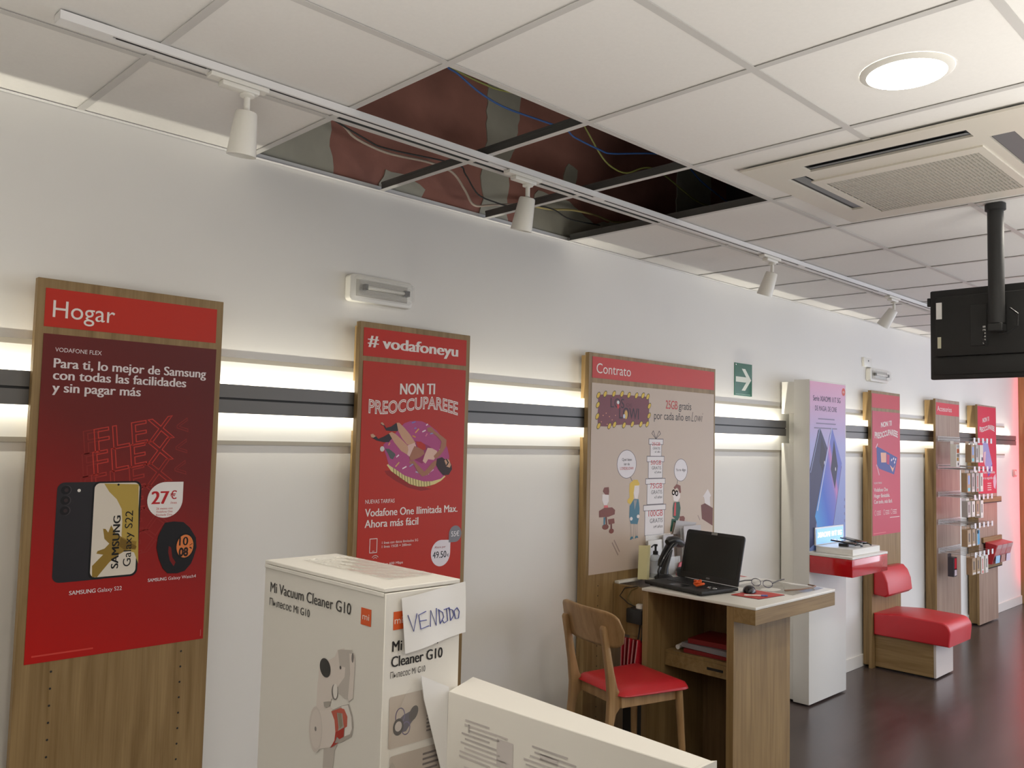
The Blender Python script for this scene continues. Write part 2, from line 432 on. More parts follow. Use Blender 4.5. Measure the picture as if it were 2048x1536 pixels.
# ---- suspended ceiling: tegular tiles on a T grid
TILE = mat('ceiling_tile', (0.82, 0.80, 0.765), 0.9, noise=0.03, nscale=90, bump=0.08, bscale=500)
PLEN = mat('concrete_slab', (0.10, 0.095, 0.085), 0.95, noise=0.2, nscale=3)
mb = MB()
rows = [(0.0, GY)]; y = GY
while y > Y1: rows.append((y, max(y-T, Y1))); y -= T
cols = []; i = -7
while GX+i*T < X1:
    cols.append((i, max(GX+i*T, X0), min(GX+(i+1)*T, X1))); i += 1
for j, (ya, yb) in enumerate(rows):
    for i, xa, xb in cols:
        if j < 2 and 0 <= i <= 2: continue
        if xb-xa < .05: continue
        g = 0.0035; top = H+0.008
        bx = (xa+g, xb-g, yb+g, ya-g)
        a = [(bx[0], bx[2]), (bx[1], bx[2]), (bx[1], bx[3]), (bx[0], bx[3])]
        e = 0.0008
        b_ = [(bx[0]+e, bx[2]+e), (bx[1]-e, bx[2]+e), (bx[1]-e, bx[3]-e), (bx[0]+e, bx[3]-e)]
        zt, zm, zb = H+0.018, H+0.0048, H+0.0040
        V = [[mb.bm.verts.new((p[0], p[1], z)) for p in q] for q, z in ((a, zt), (a, zm), (b_, zb))]
        k = mb.mi(TILE)
        for r_ in range(2):
            for q in range(4):
                f = mb.bm.faces.new([V[r_][q], V[r_][(q+1) % 4], V[r_+1][(q+1) % 4], V[r_+1][q]]); f.material_index = k
        f = mb.bm.faces.new(V[2]); f.material_index = k
        f = mb.bm.faces.new(V[0]); f.material_index = k
ceil = struct(obj('ceiling', mb, origin=(0, 0, 0)))
TFL = mat('grid_flange', (0.60, 0.585, 0.56), 0.45)
mb = MB()
def tbar(x0, x1, y0, y1):
    lng = (x1-x0) > (y1-y0)
    if lng:
        yc = (y0+y1)/2; mb.box(TFL, x0, x1, yc-.012, yc+.012, H, H+0.0015)
        mb.box(GALV, x0, x1, yc-.0012, yc+.0012, H+0.0015, H+0.036); mb.box(GALV, x0, x1, yc-.004, yc+.004, H+0.032, H+0.040)
    else:
        xc = (x0+x1)/2; mb.box(TFL, xc-.012, xc+.012, y0, y1, H, H+0.0012)
        mb.box(GALV, xc-.0012, xc+.0012, y0, y1, H+0.0012, H+0.032); mb.box(GALV, xc-.004, xc+.004, y0, y1, H+0.028, H+0.036)
for ya, yb in rows[1:]: tbar(X0, X1, ya-.001, ya+.001)
for j, (ya, yb) in enumerate(rows):
    for i, xa, xb in cols:
        if xa > X0: tbar(xa-.001, xa+.001, yb+.012, ya-(.012 if j else .0225))
# wall angle
mb.box(WMETAL, X0, X1, -0.022, -0.0005, H, H+0.0012); mb.box(WMETAL, X0, X1, -0.0015, -0.0003, H, H+0.024)
struct(obj('ceiling_grid', mb, parent=ceil))
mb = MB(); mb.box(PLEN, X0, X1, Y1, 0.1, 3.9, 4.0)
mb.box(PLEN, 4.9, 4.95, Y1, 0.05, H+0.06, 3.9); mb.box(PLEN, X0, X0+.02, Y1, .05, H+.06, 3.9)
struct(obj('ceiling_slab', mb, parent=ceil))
# baseboard and the two grey strips that edge the lit board behind the rail
mb = MB(); mb.box(WHITE, X0, X1-0.2, -0.013, 0, 0, 0.095, 0.002); struct(obj('baseboard_left', mb, origin=(0, 0, 0)))
STRIP = mat('strip_grey', (0.33, 0.30, 0.25), 0.5)
BOARD = mat('white_board', (0.83, 0.82, 0.78), 0.45)
mb = MB(); mb.box(STRIP, X0, 10.58, -0.0034, 0, 1.996, 2.013); struct(obj('trim_1', mb, origin=(0, 0, 1.996)))
mb = MB(); mb.box(STRIP, X0, 10.58, -0.0034, 0, 1.690, 1.706); struct(obj('trim_2', mb, origin=(0, 0, 1.69)))
mb = MB(); mb.box(BOARD, X0, 10.58, -0.003, 0, 1.706, 1.996); struct(obj('trim_3', mb, origin=(0, 0, 1.7)))
# wooden door jamb at the far end of the wall
mb = MB(); mb.box(OAK, 11.12, 11.30, -0.16, 0.0, 0, 2.62, 0.003); mb.box(OAK, 11.30, 11.45, -0.08, 0.0, 0, 2.62)
struct(obj('door_1', mb, origin=(11.2, -0.08, 0)))

# ================================================================== rail lamp on the wall
def rail(x0, x1, label):
    t = thing('wall_light_rail', label, 'light rail', ((x0+x1)/2, 0, RZ0), group=None)
    zc = (RZ0+RZ1)/2
    m = MB(); m.box(GREY, x0, x1, -0.0560, -0.0500, RZ0, zc-0.004); m.box(GREY, x0, x1, -0.0560, -0.0500, zc+0.004, RZ1)
    m.box(DARK, x0, x1, -0.0505, -0.0485, zc-0.006, zc+0.006)
    obj('rail_face', m, t)
    m = MB(); m.box(GREY, x0, x1, -0.0485, -0.004, RZ0+0.041, RZ1-0.041); m.box(GREY, x0, x1, -0.0275, -0.0250, RZ1-0.041, RZ1-0.001); m.box(GREY, x0, x1, -0.0275, -0.0250, RZ0+0.001, RZ0+0.041); obj('rail_core', m, t)
    L = mat('led_strip', (0.9, 0.9, 0.85), 0.5, emis=(1, 0.95, 0.82), estr=2.5)
    m = MB(); m.box(L, x0, x1, -0.0228, -0.0192, RZ1-0.041, RZ1-0.0395); obj('led_strip', m, t)
    m = MB(); m.box(L, x0, x1, -0.0228, -0.0192, RZ0+0.0395, RZ0+0.041); obj('led_strip', m, t)
    return t
rail(-2.4, 5.52, 'grey wall rail glowing above and below, running left of the white column')
rail(6.07, 10.81, 'grey wall rail glowing above and below, running right of the white column')

# ================================================================== wooden display panels on the wall
W1 = (236, 228, 222); RED = (192, 42, 24); DRED = (120, 24, 22)
F = -0.085; PZ = 2.20
def panel(name, label, x0, x1, holes=(), zb=0.06, hv=(2.055, 2.172), hc=RED, f=F, th=0.027, batten=True, inset=0.022):
    t = thing(name, label, 'poster stand', ((x0+x1)/2, f+th/2, 0.0))
    m = MB(); m.box(OAK, x0, x1, f, f+th, 0.0, PZ, 0.0012)
    for hx, hz in holes: m.lathe(DARK, [(0.0035, 0), (0.0, 0.0003)], 10, Matrix.Translation((hx, f-0.0006, hz)) @ Matrix.Rotation(math.pi/2, 4, 'X'))
    obj('board', m, t)
    if batten:
        b0, b1 = x0+inset, x1-inset
        m = MB(); m.box(OAK, b0, b1, f+th+0.0005, -0.0135, RZ1+0.05, PZ-0.012, 0.001); obj('batten', m, t)
        m = MB(); m.box(OAK, b0, b1, f+th+0.0005, -0.0135, 0.02, RZ0-0.05, 0.001); obj('batten', m, t)
    return t
def sheet(art, c, x0, x1, z0, z1, th=0.0012):
    art.mb.box(inkmat(c), x0, x1, art.val, art.val+th, z0, z1)
FZ = F-0.0015
# ---- first panel: "Hogar"
holes = []
for k in range(16):
    z = 0.988-0.0513*k
    holes += [(0.866, z), (1.272, z)]
p = panel('poster_stand', 'nearest oak display panel, headed Hogar, with a dark red phone poster', 0.765, 1.367, holes)
a = Art('Y', FZ); sheet(a, RED, 0.788, 1.343, 2.050, 2.170)
a.text(W1, 'Hogar', 0.811, 2.081, 0.053, 0.186)
a.finish('header_sign', p)
PG = gradmat('poster_dark_red', [(0.0, lin((190, 22, 14))), (0.35, lin((160, 26, 20))), (0.7, lin((112, 30, 26))), (1.0, lin((98, 30, 28)))], (0.75, 0, 1.0), (1.25, 0, 1.95), ORG[p.name])
a = Art('Y', FZ)
a.mb.box(PG, 0, 0.001, FZ, FZ+0.0012, 0, 0.001)
a.mb.bm.clear(); a.mb.box(PG, 0.789, 1.347, FZ, FZ+0.0012, 1.020, 2.028)
W2 = (232, 222, 222)
a.text(W2, 'VODAFONE FLEX', 0.824, 1.974, 0.013, 0.138)
a.text(W2, 'Para ti, lo mejor de Samsung', 0.823, 1.924, 0.029, 0.489, off=0.026)
a.text(W2, 'con todas las facilidades', 0.823, 1.887, 0.029, 0.42, off=0.026)
a.text(W2, 'y sin pagar más', 0.823, 1.848, 0.029, 0.268, off=0.026)
FL = (196, 58, 46)
for k in range(6):
    dz = -0.073*k; c = FL if k < 2 else (168, 48, 38) if k < 4 else (150, 40, 34)
    a.text(c, 'FLEX', 0.958, 1.660+dz, 0.074, 0.262, l=1, outline=0.028, rot=0.21, shear=0.10)
    if k < 3:
        a.text((140, 40, 34), 'F', 0.926, 1.655+dz, 0.072, 0.05, l=0.6, outline=0.028, rot=0.21, shear=0.10)
        a.text((140, 40, 34), '<', 1.222, 1.716+dz, 0.066, 0.04, l=0.6, outline=0.03, rot=0.21, shear=0.10)
# phone (rear and front) printed on the poster
BK = (44, 42, 46)
a.rrect(BK, 0.853, 1.02, 1.257, 1.567, 0.022, 3)
for z in (1.543, 1.511, 1.479):
    a.ell((70, 62, 66), 0.880, z, 0.0150, 0.0150, 3.4); a.ell((26, 24, 27), 0.878, z, 0.0140, 0.0140, 3.8); a.ell((58, 44, 46), 0.880, z, 0.006, 0.006, 4.2)
a.ell((236, 230, 220), 0.917, 1.541, 0.005, 0.005, 4)
a.rrect((22, 21, 23), 0.957, 1.110, 1.258, 1.568, 0.021, 4)
a.rrect((226, 216, 200), 0.963, 1.104, 1.264, 1.563, 0.018, 4.5)
GD = (186, 158, 74); GD2 = (150, 120, 48)
a.poly(GD, [(0.9918,1.561),(1.101,1.557),(1.101,1.541),(1.112,1.297),(1.097,1.334),(1.065,1.345),(1.054,1.393),(1.054,1.437),(1.05,1.478),(1.033,1.51),(1.008,1.535)], 5)
a.poly(GD2, [(1.02,1.427),(1.035,1.399),(1.075,1.376),(1.103,1.37),(1.101,1.342),(1.08,1.348),(1.042,1.327),(1.02,1.308),(1.002,1.286),(0.9848,1.264),(0.9698,1.266),(0.9679,1.301),(0.9892,1.323),(1,1.334),(0.979,1.339),(0.9823,1.347),(1.003,1.353),(1.017,1.368),(1.001,1.385),(0.9956,1.417),(1.003,1.416),(1.012,1.404)], 5.2)
a.poly((120, 92, 30), [(1.051,1.386),(1.075,1.372),(1.104,1.354),(1.102,1.346),(1.065,1.345),(1.048,1.358)], 5.3)
a.ell((20, 20, 20), 1.036, 1.557, 0.0035, 0.0035, 5.5)
a.text((24, 22, 20), 'SAMSUNG', 1.048, 1.288, 0.022, 0.168, l=6, off=0.034, rot=math.pi/2)
a.text((24, 22, 20), 'Galaxy S22', 1.087, 1.291, 0.024, 0.180, l=6, off=0.004, rot=math.pi/2)
# price bubble
bc = (1.191, 1.503); R_ = 0.060
pts = [(bc[0]+R_*math.cos(math.radians(t)), bc[1]+R_*math.sin(math.radians(t))) for t in range(90, 361, 10)]+[(bc[0]+R_, bc[1]+R_)]
a.poly((240, 234, 230), pts, 5)
RT = (190, 30, 36)
a.text(RT, '27', 1.146, 1.490, 0.042, 0.056, l=6, off=0.034); a.text(RT, '€', 1.208, 1.505, 0.027, 0.021, l=6, off=0.016)
a.text(RT, '/mes', 1.209, 1.489, 0.008, 0.022, l=6)
for k, s_ in enumerate(('26 meses con', 'Vodafone One', 'Ilimitada Dúo')): a.text(RT, s_, 1.190, 1.471-0.0105*k, 0.0068, 0.055, l=6, align='C')
# smart watch
WB = (28, 26, 28)
a.poly(WB, [(1.194,1.426),(1.224,1.429),(1.258,1.425),(1.281,1.405),(1.304,1.37),(1.308,1.336),(1.299,1.302),(1.291,1.282),(1.27,1.259),(1.245,1.253),(1.211,1.256),(1.194,1.274),(1.179,1.308),(1.17,1.345),(1.173,1.382)], 5)
a.poly((120, 24, 20), [(1.211,1.347),(1.219,1.342),(1.225,1.308),(1.237,1.291),(1.231,1.278),(1.217,1.298),(1.21,1.326)], 5.3)
a.ell((16, 16, 16), 1.266, 1.343, 0.0345, 0.0445, 5.4); a.ell((226, 130, 70), 1.267, 1.343, 0.0295, 0.039, 5.7)
a.text((20, 18, 18), '10', 1.2465, 1.346, 0.028, 0.030, l=6, off=0.02)
a.text((20, 18, 18), '08', 1.246, 1.310, 0.027, 0.033, l=6, outline=0.09)
a.line((30, 20, 16), [(1.283, 1.345), (1.292, 1.350)], 0.002, 6); a.line((30, 20, 16), [(1.284, 1.338), (1.290, 1.334)], 0.004, 6)
a.text(W2, 'SAMSUNG', 0.905, 1.216, 0.0125, 0.078, off=0.02); a.text(W2, 'Galaxy S22', 0.989, 1.216, 0.0125, 0.075)
a.text(W2, 'SAMSUNG', 1.147, 1.233, 0.0105, 0.062, off=0.02); a.text(W2, 'Galaxy Watch4', 1.215, 1.233, 0.0105, 0.096)
a.rect((210, 70, 60), 0.808, 0.985, 1.039, 1.044, 2); a.rect((200, 110, 100), 1.336, 1.338, 1.030, 1.052, 2)
a.finish('poster', p)
# ---- second panel: "#vodafoneyu"
p = panel('poster_stand', 'oak display panel with a red poster of a woman on a pink ring float', 1.950, 2.545)
a = Art('Y', FZ); sheet(a, RED, 1.968, 2.522, 2.060, 2.176)
a.text(W1, '#', 1.990, 2.103, 0.046, 0.050, off=0.03); a.text(W1, 'vodafoneyu', 2.064, 2.098, 0.046, 0.406, off=0.038)
a.finish('header_sign', p)
PR = (186, 44, 20)
a = Art('Y', FZ); sheet(a, PR, 1.970, 2.522, 1.03, 2.040)
a.text(W1, 'NON TI', 2.160, 1.912, 0.046, 0.185, off=0.035, fn=lambda x, y: (x, y+0.06*x))
def wave(x, y):
    q = x/0.48
    return x, y*(0.92+0.25*abs(q-.45))+0.018*math.sin(q*5.2-2.0)-0.008*q
a.text(W1, 'PREOCCUPAREEE', 2.003, 1.846, 0.052, 0.478, outline=0.055, fn=wave)
PK = (178, 74, 128); PK2 = (196, 84, 140)
# pool float
SH = (150, 30, 18)
a.poly(SH, [(2.092,1.593),(2.104,1.577),(2.15,1.551),(2.215,1.522),(2.286,1.506),(2.346,1.512),(2.285,1.525),(2.196,1.559),(2.126,1.595)], 0.5)
a.poly((222, 206, 140), [(2.103,1.617),(2.126,1.592),(2.184,1.559),(2.226,1.536),(2.27,1.525),(2.316,1.524),(2.361,1.533),(2.395,1.547),(2.421,1.566),(2.39,1.58),(2.283,1.593),(2.164,1.627),(2.113,1.622)], 1)
for k in range(14):
    q = k/13; x = 600+q*650; y = 990+q*225-q*q*20
    pts = [(2.136,1.604),(2.33,1.543)]
    u0, v0 = pts[0]; u1, v1 = pts[1]
    u, v = u0+(u1-u0)*q, v0+(v1-v0)*q-0.022*math.sin(q*math.pi)
    a.line((110, 90, 40), [(u, v+0.016), (u+0.004, v-0.02)], 0.003, 1.3)
a.poly(PK, [(2.186,1.792),(2.215,1.801),(2.247,1.804),(2.28,1.803),(2.314,1.792),(2.361,1.766),(2.4,1.733),(2.427,1.689),(2.438,1.655),(2.437,1.602),(2.419,1.573),(2.394,1.556),(2.345,1.546),(2.3,1.546),(2.242,1.559),(2.195,1.573),(2.148,1.599),(2.113,1.617),(2.101,1.649),(2.086,1.681),(2.082,1.7),(2.103,1.718),(2.142,1.749),(2.164,1.772)], 1.6)
a.poly((150, 50, 96), [(2.227,1.722),(2.272,1.716),(2.324,1.698),(2.349,1.679),(2.311,1.641),(2.288,1.622),(2.251,1.636),(2.215,1.664)], 1.9)
a.poly(PR, [(2.251,1.716),(2.278,1.716),(2.303,1.702),(2.306,1.683),(2.279,1.678),(2.258,1.697)], 2.0)
for (x, y, dx, dy, c) in ((1010,340,60,-70,(226,170,90)),(1145,325,55,-25,(236,214,220)),(1215,200,25,-20,(236,214,220)),(670,790,40,-35,(236,214,220)),(790,1015,65,-35,(240,220,224)),(660,965,60,-70,(220,180,110)),(920,980,60,-40,(150,150,190)),(960,400,50,25,(220,150,70)),(990,260,30,-10,(130,130,190)),(940,150,60,-20,(120,120,190)),(1300,370,50,-15,(140,150,190)),(1210,410,25,-45,(220,120,150)),(1240,1160,50,-20,(236,214,220)),(1490,690,25,-25,(236,220,224)),(1310,1110,70,-40,(220,170,200)),(1040,1090,60,20,(190,180,210)),(520,560,20,-40,(226,150,90)),(1140,1150,60,10,(170,150,200))):
    b_ = [(1.963,1.818),(2.244,1.829),(1.972,1.596)]
    fx = lambda X_, Y_: (b_[0][0]+(b_[1][0]-b_[0][0])*X_/1000, b_[0][1]+(b_[2][1]-b_[0][1])*Y_/1000+(b_[1][1]-b_[0][1])*X_/1000)
    a.line(c, [fx(x, y), fx(x+dx, y+dy)], 0.0055, 2.3)
# woman lying on the float
SK = (206, 158, 128); SK2 = (168, 112, 86); HR = (58, 36, 32)
a.poly((44, 36, 38), [(2.064,1.79),(2.072,1.793),(2.081,1.786),(2.093,1.77),(2.118,1.776),(2.146,1.793),(2.158,1.779),(2.153,1.758),(2.119,1.757),(2.093,1.759),(2.082,1.777),(2.067,1.783)], 3)
a.poly(SK, [(2.064,1.789),(2.072,1.793),(2.08,1.788),(2.084,1.78),(2.073,1.782)], 3.2)
a.poly((50, 36, 36), [(2.017,1.742),(2.031,1.743),(2.045,1.733),(2.056,1.724),(2.083,1.734),(2.111,1.748),(2.126,1.728),(2.109,1.711),(2.082,1.711),(2.048,1.717),(2.02,1.73)], 3)
a.poly(SK, [(2.016,1.741),(2.029,1.744),(2.043,1.734),(2.031,1.728),(2.02,1.73)], 3.2)
a.poly(SK, [(2.146,1.793),(2.16,1.793),(2.187,1.773),(2.217,1.746),(2.248,1.711),(2.237,1.697),(2.204,1.703),(2.177,1.728),(2.156,1.758)], 3.4)
a.poly(SK, [(2.108,1.748),(2.122,1.754),(2.142,1.746),(2.177,1.722),(2.21,1.696),(2.22,1.675),(2.209,1.659),(2.174,1.675),(2.138,1.709)], 3.6)
a.poly((224, 186, 176), [(2.207,1.699),(2.245,1.711),(2.252,1.697),(2.237,1.683),(2.221,1.65),(2.206,1.659),(2.211,1.68)], 3.8)
a.poly(SK2, [(2.243,1.697),(2.267,1.69),(2.294,1.678),(2.298,1.664),(2.277,1.65),(2.251,1.641),(2.222,1.633),(2.218,1.65),(2.232,1.678)], 3.9)
a.poly((226, 186, 168), [(2.315,1.69),(2.34,1.688),(2.368,1.677),(2.366,1.655),(2.351,1.638),(2.32,1.641),(2.306,1.622),(2.29,1.633),(2.301,1.662)], 4)
a.poly(SK2, [(2.309,1.776),(2.333,1.78),(2.352,1.763),(2.393,1.742),(2.419,1.726),(2.419,1.699),(2.402,1.675),(2.378,1.65),(2.357,1.643),(2.35,1.655),(2.383,1.684),(2.391,1.718),(2.369,1.737),(2.34,1.755),(2.312,1.76)], 4.2)
a.poly(SK2, [(2.216,1.629),(2.242,1.636),(2.264,1.617),(2.301,1.588),(2.313,1.598),(2.342,1.626),(2.363,1.638),(2.37,1.621),(2.349,1.598),(2.32,1.574),(2.29,1.567),(2.265,1.586),(2.24,1.622),(2.222,1.622)], 4.4)
a.poly(HR, [(2.369,1.643),(2.397,1.65),(2.413,1.641),(2.435,1.641),(2.452,1.616),(2.456,1.597),(2.438,1.573),(2.406,1.571),(2.38,1.595),(2.364,1.617)], 4.6)
a.poly(SK, [(2.41,1.636),(2.426,1.643),(2.438,1.638),(2.449,1.616),(2.443,1.604),(2.424,1.609)], 4.8)
a.line((20, 18, 20), [(2.422,1.641),(2.433,1.626),(2.424,1.614)], 0.006, 5)
a.poly((90, 92, 90), [(2.091,1.684),(2.111,1.684),(2.14,1.666),(2.146,1.659),(2.132,1.64),(2.118,1.645),(2.106,1.665)], 3)
a.ell((210, 205, 200), *[(2.077,1.683)][0], 0.011, 0.011, 3.2)
a.text(W1, 'NUEVAS TARIFAS', 2.003, 1.461, 0.016, 0.146)
a.text(W1, 'Vodafone One Ilimitada Max.', 2.004, 1.409, 0.031, 0.490, off=0.020)
a.text(W1, 'Ahora más fácil', 2.004, 1.364, 0.031, 0.272, off=0.020)
a.line(W1, [(2.032, 1.318), (2.067, 1.318), (2.067, 1.262), (2.032, 1.262), (2.032, 1.318)], 0.0028, 2); a.rect(W1, 2.044, 2.055, 1.267, 1.269, 2)
a.text(W1, '1 línea con datos ilimitados 5G', 2.092, 1.294, 0.010, 0.187); a.text(W1, '1 línea 15GB + 200min', 2.092, 1.278, 0.010, 0.150)
for r_ in (0.010, 0.018): a.line(W1, [(2.06+r_*math.cos(t), 1.232+r_*math.sin(t)) for t in [math.pi*(.2+.6*i/8) for i in range(9)]], 0.0025, 2)
a.text(W1, 'Fibra 600 Mbps', 2.092, 1.207, 0.010, 0.11)
bx, bz, br_ = [(2.405,1.234)][0]+(0.054,)
pts = [(bx+br_*math.cos(math.radians(t)), bz+br_*1.05*math.sin(math.radians(t))) for t in range(90, 361, 10)]+[(bx+br_, bz+br_)]
a.poly((232, 224, 230), pts, 3)
gx, gz = [(2.485,1.313)][0]; gr = 0.036
pts = [(gx+gr*math.cos(math.radians(t)), gz+gr*math.sin(math.radians(t))) for t in range(-90, 181, 10)]+[(gx-gr, gz-gr)]
a.poly((132, 130, 136), pts, 4)
a.text((236, 232, 236), '55€', gx, gz-0.011, 0.022, 0.046, l=5, align='C', off=0.01)
a.text((150, 40, 40), 'Ahora por', bx-0.004, bz+0.022, 0.010, 0.062, l=4, align='C')
IK = (18, 18, 22)
a.text(IK, '49.50', bx-0.044, bz-0.020, 0.028, 0.076, l=4, off=0.006); a.text(IK, '€', bx+0.036, bz-0.018, 0.012, 0.010, l=4)
a.finish('poster', p)
# ---- third panel: "Contrato", double width
holes = []
for k in range(17):
    z = 0.985-0.0513*k
    holes += [(3.475, z), (4.46, z)]
p = panel('poster_stand', 'double-width oak display panel, headed Contrato, with a beige cartoon poster behind the counter', 3.372, 4.573, holes)
RP = (200, 62, 56)
a = Art('Y', FZ); sheet(a, RP, 3.399, 4.557, 2.068, 2.180)
a.text(W1, 'Contrato', 3.432, 2.095, 0.052, 0.292)
a.finish('header_sign', p)
a = Art('Y', FZ); sheet(a, (200, 182, 166), 3.397, 4.555, 1.046, 2.042)
MR = (122, 62, 70)
a.poly(MR, [(3.446,1.98),(3.505,1.985),(3.58,1.986),(3.651,1.992),(3.723,1.992),(3.804,1.991),(3.89,1.992),(3.895,1.938),(3.893,1.842),(3.814,1.835),(3.727,1.828),(3.661,1.83),(3.584,1.823),(3.522,1.815),(3.451,1.815),(3.446,1.867),(3.451,1.927)], 1)
for (u, v) in [(3.451,1.978),(3.506,1.987),(3.58,1.992),(3.649,1.995),(3.71,1.992),(3.777,1.993),(3.836,1.996),(3.881,1.992),(3.448,1.927),(3.445,1.867),(3.457,1.817),(3.546,1.819),(3.589,1.828),(3.671,1.827),(3.744,1.835),(3.821,1.837),(3.879,1.839),(3.896,1.941),(3.894,1.886)]:
    a.ell((70, 60, 20), u, v, 0.021, 0.013, 2, rot=0.9); a.ell((222, 186, 60), u, v, 0.017, 0.010, 2.4, rot=0.9)
INK = (48, 30, 40)
P6 = [(3.553,1.919),(3.679,1.917),(3.628,1.862),(3.8,1.855)]
a.text(INK, 'LOS', P6[0][0], P6[0][1], 0.050, P6[1][0]-P6[0][0]-0.01, l=3)
a.text((96, 44, 54), 'DE', P6[1][0]+0.01, P6[1][1]+0.012, 0.018, 0.05, l=3)
a.text(INK, 'LOWI', P6[2][0], P6[2][1], 0.060, P6[3][0]-P6[2][0], l=3)
a.ell((200, 60, 60), *[(3.617,1.928)][0], 0.010, 0.014, 3.4); a.ell((225, 225, 225), *[(3.616,1.948)][0], 0.011, 0.010, 3.6)
a.ell((220, 180, 90), *[(3.686,1.884)][0], 0.014, 0.024, 3.4); a.ell((200, 205, 225), *[(3.67,1.875)][0], 0.010, 0.012, 3.6)
for (u, v) in [(3.492,1.873),(3.545,1.869),(3.517,1.886),(3.596,1.877),(3.478,1.839),(3.527,1.827),(3.568,1.852)]: a.ell((220, 150, 120), u, v, 0.004, 0.003, 2)
RD = (196, 60, 62); BKK = (58, 52, 52)
q = [(4.053,1.933),(4.169,1.935),(4.182,1.934),(4.311,1.937),(3.942,1.869),(4.299,1.874),(4.312,1.872),(4.422,1.878)]
a.text(RD, '25GB', q[0][0], q[0][1], 0.048, q[1][0]-q[0][0], off=0.008); a.text(BKK, 'gratis', q[2][0], q[2][1], 0.044, q[3][0]-q[2][0])
a.text(BKK, 'por cada año en', q[4][0], q[4][1], 0.044, q[5][0]-q[4][0]); a.text(BKK, 'Lowi', q[6][0], q[6][1]-0.005, 0.058, q[7][0]-q[6][0], off=-0.016, shear=0.25)
# stacked gift boxes
GW = (228, 222, 222); OL = (110, 102, 104)
def gift(c, l0, cap):
    (u0, v0), (u1, v1) = c
    a.rect(OL, u0-0.004, u1+0.004, v0-0.003, v1+0.004, 1); a.rect(GW, u0, u1, v0, v1, 1.4)
    lid = 0.03; a.rect(OL, u0-0.018, u1+0.018, v1-lid, v1+0.004, 1.7); a.rect(GW, u0-0.014, u1+0.014, v1-lid+0.003, v1, 2)
    W_ = u1-u0; hh = v1-v0
    a.text(RD, l0, u1-0.012, v0+hh*0.625, hh*0.20, W_*0.76, l=3, align='R'); a.text(BKK, 'GRATIS', u1-0.012, v0+hh*0.40, hh*0.145, W_*0.68, l=3, align='R', off=-0.008)
g4 = [(3.871,1.221),(4.048,1.385)]; gift(g4, '100GB', 0.048)
g3 = [(3.888,1.392),(4.039,1.532)]; gift(g3, '75GB', 0.042)
g2 = [(3.897,1.538),(4.027,1.657)]; gift(g2, '50GB', 0.036)
g1 = [(3.913,1.659),(4.015,1.755)]; gift(g1, '25GB', 0.030)
for g_, s_ in ((g4, 'x4 años'), (g3, 'x3 años'), (g2, 'x2 años'), (g1, 'x1 año')):
    (u0, v0), (u1, v1) = g_; hh = v1-v0
    a.text(BKK, s_, u1-0.012, v0+hh*0.22, hh*0.105, (u1-u0)*0.50, l=3, align='R', shear=0.2)
u, v = [(3.962,1.758)][0]
a.line(OL, [(u-0.04, v+0.03), (u, v), (u+0.045, v+0.03), (u+0.03, v+0.045), (u, v), (u-0.025, v+0.045), (u-0.04, v+0.03)], 0.004, 2)
# speech bubbles
for pc, rx, rz in (([(3.7,1.616)][0], 0.086, 0.078), ([(4.21,1.58)][0], 0.069, 0.066)):
    a.ell(OL, pc[0], pc[1], rx, rz, 1); a.ell((228, 222, 224), pc[0], pc[1], rx-0.004, rz-0.003, 1.4)
    a.line(OL, [(pc[0]+(0.035 if rx > .08 else -0.03), pc[1]-rz+0.005), (pc[0]+(0.06 if rx > .08 else -0.042), pc[1]-rz-0.028)], 0.004, 2)
pc = [(3.7,1.616)][0]
for k, (s_, c) in enumerate((('Qué bien', BKK), ('ser de', BKK), ('LOSDELOWI', RD))): a.text(c, s_, pc[0], pc[1]+0.018-0.024*k, 0.014, (0.085, 0.05, 0.115)[k], l=3, align='C')
pc = [(4.21,1.58)][0]; a.text(BKK, 'Ya te digo', pc[0], pc[1]-0.006, 0.015, 0.10, l=3, align='C')
# simple drawn people, table and stool
BR = (128, 70, 56); BR2 = (110, 58, 46); SKN = (232, 222, 218); TEAL = (70, 118, 138); YEL = (222, 186, 70); GRN = (38, 84, 66)
def PQ(c, pts, l): a.poly(c, pts, l)
PQ(SKN, [(3.497,1.458),(3.55,1.456),(3.551,1.42),(3.535,1.4),(3.511,1.401),(3.496,1.427)], 2); PQ(BR, [(3.501,1.473),(3.512,1.493),(3.549,1.495),(3.553,1.472),(3.55,1.454),(3.521,1.456)], 2.4)
PQ((222, 110, 110), [(3.513,1.4),(3.543,1.399),(3.548,1.385),(3.511,1.386)], 2.2)
PQ(TEAL, [(3.51,1.337),(3.525,1.337),(3.522,1.294),(3.498,1.292),(3.51,1.299)], 1.8)
PQ(BR, [(3.472,1.372),(3.515,1.387),(3.58,1.387),(3.605,1.372),(3.602,1.349),(3.549,1.338),(3.473,1.339)], 3)
for pts in ([(3.531,1.337),(3.538,1.282)], [(3.574,1.301),(3.577,1.26)]): a.line(BR2, pts, 0.012, 2.8)
a.ell(BR, *[(3.527,1.286)][0], 0.026, 0.014, 3); a.ell(BR, *[(3.577,1.262)][0], 0.020, 0.013, 3)
PQ(BR, [(3.547,1.325),(3.598,1.328),(3.603,1.302),(3.554,1.297)], 3)
PQ(YEL, [(3.728,1.51),(3.763,1.53),(3.797,1.53),(3.816,1.508),(3.811,1.498),(3.772,1.498),(3.764,1.456),(3.765,1.424),(3.74,1.398),(3.714,1.405),(3.709,1.42),(3.73,1.436),(3.725,1.468)], 2.2)
PQ(SKN, [(3.768,1.501),(3.814,1.504),(3.812,1.46),(3.8,1.425),(3.774,1.429),(3.764,1.461)], 2)
PQ(TEAL, [(3.765,1.424),(3.809,1.423),(3.819,1.374),(3.818,1.331),(3.803,1.287),(3.741,1.292),(3.728,1.33),(3.731,1.388)], 2.4)
